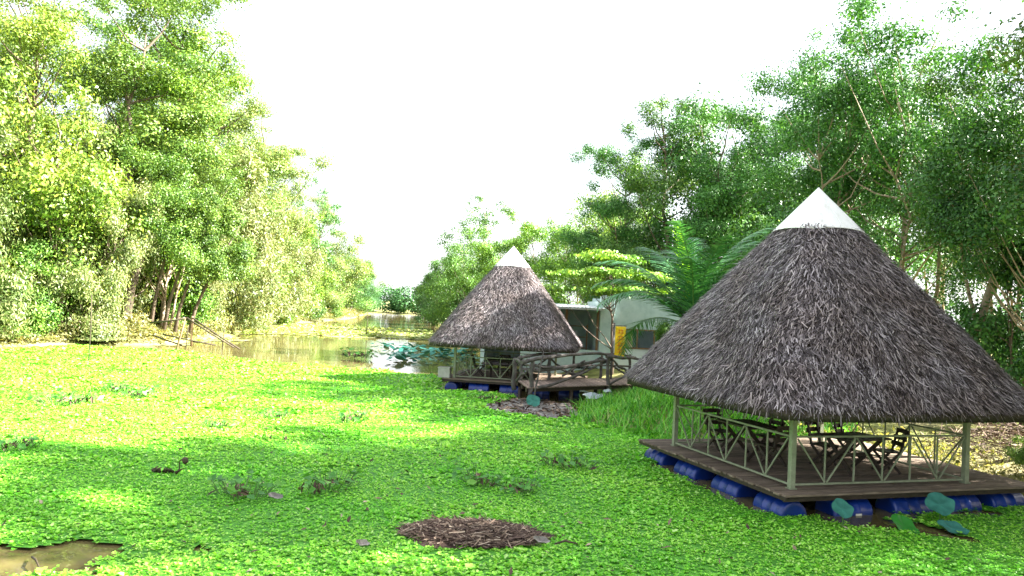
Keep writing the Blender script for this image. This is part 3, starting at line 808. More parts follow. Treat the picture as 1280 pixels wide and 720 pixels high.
fw = link('far_wood', np_mesh('far_wood', np.concatenate(V_), np.concatenate(F_), M['leaf']))
fw.color = (0.6, 0.85, 1.5, 1)  # bluish tint paints the haze of distance onto the wood
tag(fw, 'low dark wood closing off the far end of the water', 'wood', kind='stuff')

# undergrowth on the banks
V_, F_ = [], []; b_ = 0
r = np.random.default_rng(56)
def scrub(n, xs, ys, spread, hmax, L):
    global b_
    k = r.integers(0, len(xs) - 1, n); u = r.uniform(0, 1, n)
    x = np.array(xs)[k] * (1 - u) + np.array(xs)[k + 1] * u + r.normal(0, spread, n)
    y = np.array(ys)[k] * (1 - u) + np.array(ys)[k + 1] * u + r.normal(0, spread, n)
    ok = ~inside(x, y, CANAL); x, y = x[ok], y[ok]
    hh = hmax * (0.15 + vnoise(x, y, 1.6, 61) ** 1.6) * r.uniform(0, 1, len(x)) ** 0.6
    z = terrain_z(x, y) + hh
    P = np.stack([x, y, z], -1)
    Nn = unit(r.normal(size=P.shape) + np.array([0.2, -0.2, 0.5]))
    s = r.uniform(0.6, 1.4, len(P))
    V, Fq = leaf_quads(P, Nn, L * s, L * 0.4 * s, r, 0.2, b_)
    V_.append(V); F_.append(Fq); b_ += len(V)
scrub(16000, [-32, -29, -26.8, -23.5, -23.2], [20, 38, 46.5, 50, 60], 1.0, 1.5, 0.22)
scrub(16000, [-23.5, -26.6, -28.2, -29.6, -34.5], [60, 76, 100, 140, 178], 1.2, 1.9, 0.3)
scrub(9000, [12.2, 11.6, 10.4, 9.2], [10, 15.5, 19, 22], 0.7, 0.7, 0.11)
scrub(9000, [3.5, 1.5, -2.5, -7, -11.5, -18], [44, 55, 71, 96, 126, 178], 1.2, 1.3, 0.3)
ug = link('undergrowth', np_mesh('undergrowth', np.concatenate(V_), np.concatenate(F_), M['scrub']))
tag(ug, 'pale dry undergrowth tangled along the banks of the canal', 'undergrowth', kind='stuff')

# tall grass on the right shore
r = np.random.default_rng(57)
GP = [(2.3, 24.4), (4.2, 21.8), (9.5, 20.4), (10.2, 23), (7.5, 27), (6.2, 31.5), (4.4, 31.2), (2.9, 28.2)]
n = 11000
x = r.uniform(2, 10.3, n); y = r.uniform(20.2, 32, n)
k = inside(x + r.normal(0, .25, n), y + r.normal(0, .25, n), GP) & ~inside(x, y, HUT1); x, y = x[k], y[k]; n = len(x)
P = np.stack([x, y, np.maximum(terrain_z(x, y), 0.0)], -1)
a = r.uniform(0, 2 * PI, n); t_ = r.uniform(0.15, 0.9, n)
D = np.stack([np.cos(a) * np.sin(t_), np.sin(a) * np.sin(t_), np.cos(t_)], -1)
Nn = unit(np.stack([np.cos(a) * np.cos(t_), np.sin(a) * np.cos(t_), -np.sin(t_)], -1))
Lg = r.uniform(0.25, 0.6, n) * (0.7 + 0.6 * vnoise(x, y, 1.5, 71))
V, Fq = strips(P, D, Nn, Lg, r.uniform(0.03, 0.065, n), Lg * r.uniform(0.2, 0.8, n), 3, 0.15)
tag(link('tall_grass', np_mesh('tall_grass', V, Fq, M['reed'])), 'lush bright green grass on the shore behind the near pavilion', 'grass', kind='stuff')

# coconut palm
def palm():
    o = thing('coconut_palm', 'young coconut palm with long feathery fronds behind the near roof', 'palm tree', (6.5, 27.0, 0.5), 0)
    mb = MB(); mb.tube([(0, 0, -0.3), (0.03, 0, 0.9), (0.0, 0.05, 1.9), (0, 0, 2.7)], [0.26, 0.2, 0.18, 0.2], 10)
    mb.build('trunk', M['bark'], o)
    rr = np.random.default_rng(88)
    fr = [(-0.05, 4.6, 0.18, 0), (2.9, 4.5, 0.50, 0), (3.35, 4.1, 0.8, 0), (2.6, 3.6, 0.7, 0), (1.7, 4.6, 0.35, 0), (0.5, 4.2, 0.40, 0),
          (0.0, 4.0, 0.9, 0), (5.2, 4.2, 0.6, 0), (4.4, 4.2, 0.45, 0), (5.7, 4.0, 1.0, 0), (1.0, 4.0, 1.1, 0), (2.3, 4.0, 1.2, 0), (3.0, 3.7, 0.10, 1), (4.9, 4.2, 0.25, 0), (0.3, 4.3, 0.22, 0), (1.4, 4.2, 0.15, 0), (4.1, 4.3, 0.12, 0), (2.2, 4.3, 0.3, 0), (5.6, 4.3, 0.3, 0), (0.9, 4.2, 0.6, 0), (3.0, 4.2, 0.65, 0)]
    for (az, Lr, tilt, young) in fr:
        nseg = 16
        pts = []; p = np.array([0, 0, 2.6]); th = tilt
        hd = np.array([math.cos(az), math.sin(az), 0])
        for i in range(nseg + 1):
            pts.append(p.copy())
            th = tilt + (0.15 if young else (0.55 + 0.55 * tilt)) * (i / nseg) ** 1.6 * 1.7
            p = p + (hd * math.sin(th) + np.array([0, 0, math.cos(th)])) * Lr / nseg
        pts = np.array(pts)
        mbr = MB(); mbr.tube(pts, [0.035 * (1 - 0.85 * i / nseg) for i in range(nseg + 1)], 5)
        tan = unit(np.gradient(pts, axis=0))
        m = 54
        u = np.linspace(0.12, 1.0, m) * nseg
        k = np.minimum(u.astype(int), nseg - 1)
        f = (u - k)[:, None]
        base_ = pts[k] * (1 - f) + pts[k + 1] * f
        T = unit(tan[k])
        side = np.array([-math.sin(az), math.cos(az), 0])
        VV, FF = [], []; bb = 0
        lp = np.sin(np.linspace(0.25, 1, m) * PI * 0.92) ** 0.7
        for sg in (-1, 1):
            spread = 0.5 if young else 1.0
            D = unit(side * sg * spread + T * (0.75 if not young else 1.2) + np.array([0, 0, -0.12]) + rr.normal(0, 0.08, (m, 3)))
            up = unit(np.cross(D, T) * sg * -1 + rr.normal(0, 0.15, (m, 3)))
            up[up[:, 2] < 0] *= -1
            V, Fq = strips(base_, D, -up, 0.95 * lp * rr.uniform(0.85, 1.1, m), 0.13 if young else 0.055, 0.22 * lp, 3, 0.2, bb)
            VV.append(V); FF.append(Fq); bb += len(V)
        fo = mbr.build('frond', M['stem'], o)
        lo_ = link('leaflets', np_mesh('leaflets', np.concatenate(VV), np.concatenate(FF), M['palm_young'] if young else M['palm']), fo)
        if young: fo['label'] = 'bright yellow-green young frond standing upright'
palm()

# ------------------------------------------------------------------ thatched pavilions
ROOF = {}
EAVE_Z, APEX_Z, EAVE_R = 2.03, 6.5, 3.3
def sq_r(th, n=7.0): return 1.0 / (np.abs(np.cos(th)) ** n + np.abs(np.sin(th)) ** n) ** (1 / n)
def roof_pt(th, t):
    """t 0 at the eave, 1 at the apex; slightly bulging slope"""
    bul = 0.06 * np.sin(PI * t)
    R = EAVE_R * (1 - t) + bul
    z = EAVE_Z + (APEX_Z - EAVE_Z) * t + 0.04 * np.sin(PI * t)
    q = 7.0 * (1 - t) + 3.2 * t
    rr = R * sq_r(th, q)
    return np.stack([rr * np.cos(th), rr * np.sin(th), z], -1)
def roof_meshes():
    r = np.random.default_rng(31)
    # shell
    nt_, na = 14, 64
    T, A = np.meshgrid(np.linspace(0, 1, nt_), np.linspace(0, 2 * PI, na, endpoint=False), indexing='ij')
    P = roof_pt(A, T)
    Pin = P.copy(); Pin[..., 2] -= 0.16
    V = np.concatenate([P.reshape(-1, 3), Pin.reshape(-1, 3)])
    id_ = np.arange(nt_ * na).reshape(nt_, na)
    F = []
    for i in range(nt_ - 1):
        for j in range(na):
            j2 = (j + 1) % na
            F.append((id_[i, j], id_[i, j2], id_[i + 1, j2], id_[i + 1, j]))
            o_ = nt_ * na
            F.append((o_ + id_[i + 1, j], o_ + id_[i + 1, j2], o_ + id_[i, j2], o_ + id_[i, j]))
    for j in range(na):
        j2 = (j + 1) % na; o_ = nt_ * na
        F.append((id_[0, j2], id_[0, j], o_ + id_[0, j], o_ + id_[0, j2]))
    ROOF['shell'] = np_mesh('thatch_base', V, np.array(F), M['thatch_under'])
    # strips
    n = 75000
    t = 1 - np.sqrt(r.uniform(0.03, 1.0, n)); t = np.clip(t, 0, 0.795)
    th = r.uniform(0, 2 * PI, n)
    P = roof_pt(th, t)
    e = 0.02
    dn = unit(roof_pt(th, t - e) - P)
    sd_ = unit(roof_pt(th + 0.02, t) - P)
    Nn = unit(np.cross(sd_, -dn)); Nn[np.sum(Nn * P * np.array([1, 1, 0]), 1) < 0] *= -1
    skew = r.normal(0, 0.36, n) + 0.18 * np.sin(th * 5 + t * 9)
    D = unit(dn * np.cos(skew)[:, None] + sd_ * np.sin(skew)[:, None])
    Lg = r.uniform(0.10, 0.27, n)
    lift = r.uniform(0.0, 0.075, n)
    V1, F1 = strips(P + Nn * lift[:, None] - D * Lg[:, None] * 0.5, D, Nn, Lg, r.uniform(0.012, 0.036, n), r.normal(0.02, 0.03, n), 2, 0.3)
    # fringe at the eave
    n = 6000
    th = r.uniform(0, 2 * PI, n); t = r.uniform(0.0, 0.035, n)
    P = roof_pt(th, t)
    out = unit(P * np.array([1, 1, 0]))
    D = unit(out * r.uniform(-0.05, 0.5, n)[:, None] + np.array([0, 0, -1.0]) + r.normal(0, 0.22, (n, 3)) * np.array([1, 1, 0.2]))
    Lg = r.uniform(0.12, 0.30, n)
    V2, F2 = strips(P - out * r.uniform(0, 0.14, n)[:, None] + np.array([0, 0, 0.05]), D, out, Lg, r.uniform(0.012, 0.036, n), r.normal(0, 0.03, n), 2, 0.25, len(V1))
    ROOF['thatch'] = np_mesh('thatch', np.concatenate([V1, V2]), np.concatenate([F1, F2]), M['thatch'])
    # sheet cap: four folded triangles with a small turned lip
    mb = MB()
    tz = 0.792
    na = 32
    ring = [Vector(roof_pt(np.array(a), np.array(tz))) for a in np.linspace(0, 2 * PI, na, endpoint=False)]
    vs = []; 
    for p in ring:
        o_ = Vector((p.x, p.y, 0)).normalized()
        sag = 0.05 * abs(math.cos(2 * math.atan2(p.y, p.x)))
        vs.append(p + o_ * 0.11 + Vector((0, 0, -0.02 + sag)))
    apex = Vector((0, 0, APEX_Z + 0.10))
    b = [v for v in vs] + [apex]
    mb._add(b, [(i, (i + 1) % na, na) for i in range(na)])
    inn = [v - Vector((0, 0, 0.012)) for v in vs] + [apex - Vector((0, 0, 0.02))]
    mb._add(inn, [((i + 1) % na, i, na) for i in range(na)])
    mb._add(vs + [v - Vector((0, 0, 0.012)) for v in vs], [((i + 1) % na, i, na + i, na + (i + 1) % na) for i in range(na)])
    for a in (0.25, 0.75, 1.25, 1.75):          # folded hips and one lap seam per face
        i = int(round(a * PI / (2 * PI / na))) % na
        mb.bar(vs[i] + Vector((0, 0, 0.006)), apex - Vector((0, 0, 0.01)), 0.035, 0.012)
    for a in (0.0, 0.5, 1.0, 1.5):
        i = int(round(a * PI / (2 * PI / na))) % na
        mb.bar(vs[i] + Vector((0, 0, 0.004)), vs[i].lerp(apex, 0.93), 0.018, 0.008)
    ROOF['cap'] = mb.mesh('roof_cap', M['cap'])
roof_meshes()

HP, DK = 2.12, 2.55     # post half-spacing, deck half-size
PART = {}
def part_mesh(key, fn):
    if key not in PART: PART[key] = fn()
    return PART[key]
def drum_mesh():
    mb = MB()
    prof = [(-0.45, 0.20), (-0.448, 0.26), (-0.43, 0.285), (-0.38, 0.292), (-0.30, 0.288), (-0.17, 0.288), (-0.15, 0.30), (-0.12, 0.30), (-0.10, 0.288), (0.10, 0.288), (0.12, 0.30), (0.15, 0.30), (0.17, 0.288), (0.38, 0.292), (0.43, 0.285), (0.448, 0.26), (0.45, 0.20)]
    mb.tube([(a, 0, 0) for a, _ in prof], [q for _, q in prof], 20)
    return mb.mesh('float_drum', M['drum'])
def deck_mesh():
    mb = MB()
    y = -DK; i = 0; YB = DK + 0.5
    rr = random.Random(4)
    while y < YB - 0.05:
        wd = rr.uniform(0.13, 0.17)
        wd = min(wd, YB - y)
        x0 = -DK - rr.uniform(0.0, 0.08); x1 = DK + 1.1 + rr.uniform(0, 0.08)
        cut = rr.uniform(-1.2, 1.2)
        for a, b in ((x0, cut - 0.004), (cut + 0.004, x1)):
            mb.box(((a + b) / 2, y + wd / 2, 0.43 + rr.uniform(-0.003, 0.003)), (b - a, wd - 0.012, 0.035))
        y += wd
    return mb.mesh('deck', M['plank'])
def railing_mesh(nb, a, b):
    """rail between two posts along local x from a to b, truss of V's"""
    mb = MB()
    zt, zb = 1.42, 0.53
    mb.bar((a, 0, zt), (b, 0, zt), 0.036, 0.036)
    mb.bar((a, 0, zb), (b, 0, zb), 0.036, 0.036)
    for i in range(1, nb):
        x = a + (b - a) * i / nb
        mb.bar((x, 0.004, zb + 0.02), (x, 0.004, zt - 0.02), 0.026, 0.026)
    for i in range(0, nb, 2):
        x0 = a + (b - a) * i / nb; x1 = a + (b - a) * (i + 1) / nb
        mb.bar((x0 + 0.02, -0.03, zt - 0.03), (x1 - 0.02, -0.03, zb + 0.03), 0.024, 0.024)
        if i + 2 <= nb:
            x2 = a + (b - a) * (i + 2) / nb
            mb.bar((x1 + 0.02, -0.033, zb + 0.03), (x2 - 0.02, -0.033, zt - 0.03), 0.024, 0.024)
    return mb.mesh('railing', M['paint'])

def pavilion(loc, rz, label, rails, sc=1.0):
    o = thing('thatched_pavilion', label, 'pavilion', loc, rz, 'thatched pavilions on blue floats'); o.scale = (sc, sc, sc)
    link('deck', part_mesh('deck', deck_mesh), o)
    def frame():
        mb = MB()
        for q in (-2.42, -0.8, 0.8, 3.4):
            mb.box((q, 0.25, 0.385), (0.09, 2 * DK + 0.4, 0.05))
        for q in (-2.46, 2.46):
            mb.box((0.53, q, 0.36), (2 * DK + 1.04, 0.05, 0.1))  # edge beams, dark to stand for the shaded gap over the drums
        mb.box((-2.56, 0.25, 0.375), (0.03, 2 * DK + 0.5, 0.07))
        return mb.mesh('deck_frame', M['dark_wood'])
    link('deck_frame', part_mesh('deck_frame', frame), o)
    def post():
        mb = MB(); mb.box((0, 0, 1.72), (0.10, 0.10, 2.55)); mb.box((0, 0, 0.465), (0.15, 0.15, 0.02))
        return mb.mesh('post', M['paint'])
    for sx, sy in ((-1, -1), (1, -1), (1, 1), (-1, 1)):
        p = link('post', part_mesh('post', post), o); p.location = (sx * HP, sy * HP, 0)
    def beams():
        mb = MB()
        for s in (-1, 1):
            mb.bar((-HP - .15, s * HP, 3.0), (HP + .15, s * HP, 3.0), 0.1, 0.12)
            mb.bar((s * HP, -HP + .06, 3.0), (s * HP, HP - .06, 3.0), 0.1, 0.12)
        for a in np.linspace(0, 2 * PI, 16, endpoint=False):
            p0 = roof_pt(np.array(a), np.array(0.02)); p1 = roof_pt(np.array(a), np.array(0.93))
            mb.tube([(p0[0] * .97, p0[1] * .97, p0[2] - 0.24), ((p0[0] + p1[0]) / 2 * 1.0, (p0[1] + p1[1]) / 2, (p0[2] + p1[2]) / 2 - 0.22), (p1[0], p1[1], p1[2] - 0.3)], 0.04, 6)
        for t_ in (0.1, 0.3, 0.5):
            ring = [roof_pt(np.array(a), np.array(t_)) - np.array([0, 0, 0.2]) for a in np.linspace(0, 2 * PI, 33)]
            mb.tube(ring, 0.022, 5)
        return mb.mesh('roof_frame', M['dark_wood'])
    link('roof_frame', part_mesh('roof_frame', beams), o)
    r_ = link('thatch_roof', ROOF['shell'], o)
    link('thatch_strands', ROOF['thatch'], r_)
    link('roof_cap', ROOF['cap'], o)
    for (side, nb, a, b) in rails:
        me = part_mesh(('rail', nb, a, b), lambda: railing_mesh(nb, a, b))
        q = link('railing', me, o)
        if side == 'front': q.location = (0, -HP, 0)
        if side == 'back': q.location = (0, HP, 0)
        if side == 'left': q.location = (-HP, 0, 0); q.rotation_euler = (0, 0, -PI / 2)
        if side == 'right': q.location = (HP, 0, 0); q.rotation_euler = (0, 0, PI / 2)
    dm = part_mesh('drum', drum_mesh)
    for i, (x, y, a) in enumerate([(-2.2, -1.9, 1), (-2.2, -0.45, 1), (-2.2, 1.05, 1), (-2.2, 2.5, 1), (-0.95, -2.2, 0), (0.42, -2.2, 0), (1.75, -2.2, 0), (3.05, -2.15, 0), (2.8, -0.7, 1), (2.8, 0.7, 1), (2.8, 1.9, 1), (-0.9, 2.15, 0), (0.5, 2.15, 0)]):
        d = link('float_drum', dm, o)
        d.location = (x + random.uniform(-.03, .03), y + random.uniform(-.03, .03), 0.0)
        d.rotation_euler = (random.uniform(0, 6), 0, a * PI / 2 + random.uniform(-.04, .04))
        if i == 4:
            mb = MB()
            for k in range(4):
                a0 = 1.45 + k * 0.1; a1 = a0 + 0.1
                mb.poly([(0.02, -0.3 * math.sin(a0) , 0.3 * math.cos(a0)), (0.16, -0.3 * math.sin(a0), 0.3 * math.cos(a0)), (0.16, -0.3 * math.sin(a1), 0.3 * math.cos(a1)), (0.02, -0.3 * math.sin(a1), 0.3 * math.cos(a1))])
            d.rotation_euler[0] = 0.0
            mb.build('sticker', M['tag_white'], d)
    return o
h1 = Vector((6.75, 16.95, 0)); r1 = rad(18)
h2 = Vector((-0.02, 34.4, 0)); r2 = rad(-7)
pavilion(h1, r1, 'near thatched pavilion with white roof tip, green railings and blue floats', [('front', 6, -HP + .065, HP - .065), ('left', 6, -HP + .065, HP - .065), ('right', 6, -HP + .065, HP - .065), ('back', 4, -HP + .065, 0.4)])
pavilion(h2, r2, 'far thatched pavilion at the water edge joined to the log footbridge', [('front', 5, -HP + .065, 1.25), ('left', 6, -HP + .065, HP - .065), ('back', 6, -HP + .065, HP - .065)], 0.96)

def in_hut(h, rz, x, y, z=0.45):
    return (h.x + x * math.cos(rz) - y * math.sin(rz), h.y + x * math.sin(rz) + y * math.cos(rz), z)
# tables and chairs
def make_table(label, loc, rz):
    o = thing('table', label, 'table', loc, rz, 'dark wooden tables in the pavilions')
    mb = MB()
    for i in range(6): mb.box((0, -0.375 + i * 0.15, 0.74), (1.25, 0.14, 0.035))
    mb.build('tabletop', M['dark_wood'], o)
    for sx in (-0.45, 0.45):
        for sg in (-1, 1):
            mb = MB(); mb.bar((sx + sg * 0.022, -0.36 * sg, 0.0), (sx + sg * 0.022, 0.34 * sg, 0.722), 0.04, 0.08)
            mb.build('leg', M['dark_wood'], o)
    mb = MB(); mb.bar((-0.4, 0, 0.36), (0.4, 0, 0.36), 0.05, 0.07); mb.build('stretcher', M['dark_wood'], o)
    return o
def make_chair(label, loc, rz):
    o = thing('chair', label, 'chair', loc, rz, 'dark wooden chairs in the pavilions')
    mb = MB()
    for i in range(4): mb.box((0, -0.17 + i * 0.11, 0.44), (0.46, 0.10, 0.03))
    mb.build('seat', M['dark_wood'], o)
    mb = MB()
    for i, z in enumerate((0.60, 0.73, 0.87)):
        n = 6
        for k in range(n):
            a0 = -0.5 + k / n; a1 = -0.5 + (k + 1) / n
            f = lambda q: 0.23 + 0.05 * (1 - (2 * q) ** 2) + 0.05 * i
            mb.bar((a0 * 0.5, f(a0), z), (a1 * 0.5, f(a1), z), 0.025, 0.095)
    mb.build('backrest', M['dark_wood'], o)
    for sx in (-0.21, 0.21):
        mb = MB(); mb.bar((sx, 0.20, 0.0), (sx, -0.2, 0.425), 0.035, 0.05); mb.build('leg', M['dark_wood'], o)
        mb = MB(); mb.bar((sx * 0.82, -0.22, 0.0), (sx * 0.82, 0.2, 0.43), 0.035, 0.05); mb.bar((sx * 0.82, 0.2, 0.425), (sx * 0.82, 0.32, 0.9), 0.035, 0.05); mb.build('leg', M['dark_wood'], o)
    mb = MB(); mb.bar((-0.2, 0.03, 0.2), (0.2, 0.03, 0.2), 0.03, 0.035); mb.build('stretcher', M['dark_wood'], o)
    return o
T0 = make_table('crossed-leg table at the left railing of the near pavilion', in_hut(h1, r1, -1.05, 0.75), r1 + PI / 2)
C0 = make_chair('chair closest to the left railing post of the near pavilion, back to the grass', in_hut(h1, r1, -1.2, 1.65), r1 + 0.1)
def cp(src, label, h, rz, x, y, a):
    c = copy_tree(src); c['label'] = label
    c.location = in_hut(h, rz, x, y); c.rotation_euler = (0, 0, rz + a)
cp(C0, 'chair drawn up to the inner side of the left table in the near pavilion', h1, r1, -0.4, 0.95, -PI / 2 + 0.1)
cp(C0, 'chair on the camera side of the left table in the near pavilion', h1, r1, -1.1, -0.2, PI + 0.2)
cp(T0, 'crossed-leg table in the middle of the front railing of the near pavilion', h1, r1, 0.4, -0.9, 0.15)
cp(C0, 'chair between the two tables of the near pavilion', h1, r1, 0.25, -0.2, 0.3)
cp(C0, 'chair right of the front table in the near pavilion', h1, r1, 1.25, -0.95, -PI / 2 - .3)
cp(C0, 'chair near the right rear post of the near pavilion', h1, r1, 1.4, 0.3, 0.5)
cp(T0, 'table inside the far pavilion', h2, r2, -0.2, -0.6, 0.1)
cp(C0, 'chair at the left end of the table in the far pavilion', h2, r2, -1.2, -0.6, PI / 2)
cp(C0, 'chair at the right end of the table in the far pavilion', h2, r2, 0.85, -0.6, -PI / 2)
cp(C0, 'chair behind the table in the far pavilion', h2, r2, -0.2, 0.15, 0.0)

# concrete block on the far deck
mb = MB(); mb.box((0, 0, 0.2), (0.5, 0.42, 0.40)); mb.box((0, 0, 0.42), (0.54, 0.46, 0.04))
o = mb.build('concrete_block', M['concrete']); o.location = in_hut(h2, r2, -2.42, -2.2, 0.449); o.rotation_euler = (0, 0, r2)
tag(o, 'grey concrete block on the left corner of the far pavilion deck', 'block')

# ------------------------------------------------------------------ log footbridge
def footbridge():
    o = thing('footbridge', 'rustic footbridge with railings of crooked grey logs', 'footbridge', (0.75, 28.4, 0))
    u = Vector((0.80, 0.60, 0)); v = Vector((-0.14, 0.99, 0))
    zf = 0.6
    rr = random.Random(9)
    pt = lambda s, t, z: u * s + v * t + Vector((0, 0, z))
    mb = MB(); s = 0.0
    while s < 6.6:
        wd = rr.uniform(0.16, 0.24)
        a = pt(s + wd / 2, -0.05 - rr.uniform(0, .08), zf + rr.uniform(-.006, .006)); b = pt(s + wd / 2, 2.55 + rr.uniform(0, .08), zf)
        d = (b - a); L_ = d.length
        R = Matrix((( u.x, v.x, 0), (u.y, v.y, 0), (0, 0, 1)))
        c = (a + b) / 2
        hx, hy, hz = wd / 2 - 0.012, L_ / 2, 0.02
        pts = [c + u * (x * hx) + v * (y * hy) + Vector((0, 0, z * hz)) for z in (-1, 1) for (x, y) in ((-1, -1), (1, -1), (1, 1), (-1, 1))]
        mb._add(pts, [(3, 2, 1, 0), (4, 5, 6, 7), (0, 1, 5, 4), (1, 2, 6, 5), (2, 3, 7, 6), (3, 0, 4, 7)])
        s += wd
    mb.build('deck', M['plank_pale'], o)
    mb = MB()
    for t in (0.15, 1.25, 2.4):
        mb.bar(pt(-0.02, t, zf - 0.1), pt(6.6, t, zf - 0.1), 0.1, 0.15)
    mb.build('bearer', M['dark_wood'], o)
    for s, t in ((0.15, 0.15), (0.15, 2.4), (2.2, 0.15), (2.2, 2.4), (4.3, 0.15), (4.3, 2.4)):
        mb = MB(); mb.tube([pt(s, t, -0.9), pt(s + rr.uniform(-.05, .05), t, zf - 0.18)], [0.09, 0.08], 8); mb.build('pile', M['dark_wood'], o)
    def logm(a, b, r0, r1_, sag=0.0, nm='rail_log'):
        a, b = Vector(a), Vector(b)
        pts = []
        for i in range(7):
            t = i / 6
            p = a.lerp(b, t) + Vector((rr.gauss(0, .025), rr.gauss(0, .025), rr.gauss(0, .025) + sag * math.sin(PI * t)))
            pts.append(p)
        mb = MB(); mb.tube(pts, [(r0 + (r1_ - r0) * i / 6) * rr.uniform(.88, 1.12) for i in range(7)], 8)
        return mb.build(nm, M['log'], o)
    # near side
    for s in (0.15, 4.15, 6.4):
        logm(pt(s, 0.0, zf - 0.35 if s else 0), pt(s + rr.uniform(-.06, .06), 0.0, zf + (1.22 if s > 1 else 0.95)), 0.085, 0.07, 0, 'post')
    logm(pt(-0.35, -0.08, zf + 0.95), pt(4.4, -0.08, zf + 1.22), 0.075, 0.055, 0.16)
    logm(pt(4.0, -0.10, zf + 1.15), pt(6.8, -0.06, zf + 0.95), 0.07, 0.05, 0.05)
    logm(pt(0.05, 0.08, zf + 0.62), pt(4.3, 0.08, zf + 1.08), 0.085, 0.06, -0.06)
    logm(pt(0.5, -0.1, zf + 0.02), pt(4.2, 0.1, zf + 1.0), 0.06, 0.045, -0.12)
    logm(pt(0.3, 0.02, zf + 0.85), pt(2.9, 0.02, zf + 0.35), 0.05, 0.04, 0.05)
    logm(pt(1.7, 0.05, zf + 0.4), pt(2.9, 0.05, zf + 1.05), 0.045, 0.035, 0)
    logm(pt(4.2, 0.02, zf + 0.05), pt(6.5, 0.02, zf + 0.95), 0.055, 0.04, -0.05)
    logm(pt(4.2, 0.05, zf + 1.1), pt(5.9, 0.05, zf + 0.1), 0.05, 0.04, 0.0)
    # far side
    for s in (0.15, 1.6, 3.0, 4.6, 6.4):
        logm(pt(s, 2.5, zf - 0.3), pt(s + rr.uniform(-.08, .08), 2.5, zf + 1.05), 0.07, 0.055, 0, 'post')
    logm(pt(0.0, 2.42, zf + 0.95), pt(3.4, 2.42, zf + 1.05), 0.06, 0.045, 0.08)
    logm(pt(3.0, 2.44, zf + 1.05), pt(6.7, 2.44, zf + 0.95), 0.06, 0.045, 0.08)
    logm(pt(0.1, 2.58, zf + 0.1), pt(1.6, 2.58, zf + 0.95), 0.045, 0.04)
    logm(pt(1.6, 2.58, zf + 0.95), pt(3.0, 2.58, zf + 0.1), 0.045, 0.04)
    logm(pt(3.0, 2.58, zf + 0.1), pt(4.6, 2.58, zf + 0.95), 0.045, 0.04)
    logm(pt(4.6, 2.58, zf + 0.95), pt(6.3, 2.58, zf + 0.1), 0.045, 0.04)
    logm(pt(0.2, 2.42, zf + 0.5), pt(6.4, 2.42, zf + 0.55), 0.045, 0.04, 0.05)
    # left end post pair
    logm(pt(-0.25, 1.9, zf - 0.3), pt(-0.3, 1.9, zf + 1.0), 0.09, 0.075, 0, 'post')
    logm(pt(-0.3, 1.9, zf + 0.95), pt(0.2, 0.05, zf + 0.75), 0.05, 0.045)
    logm(pt(-0.2, 1.6, zf + 0.1), pt(0.1, 0.2, zf + 0.7), 0.05, 0.045)
footbridge()
mb = MB(); mb.tube([(0, 0, -0.4), (0.1, 0.05, 0.7), (0.33, 0.1, 2.0)], [0.035, 0.032, 0.025], 7)
o = mb.build('leaning_stick', M['log']); o.location = (0.95, 27.9, 0); tag(o, 'bare pale stick leaning against the near side of the footbridge', 'stick')

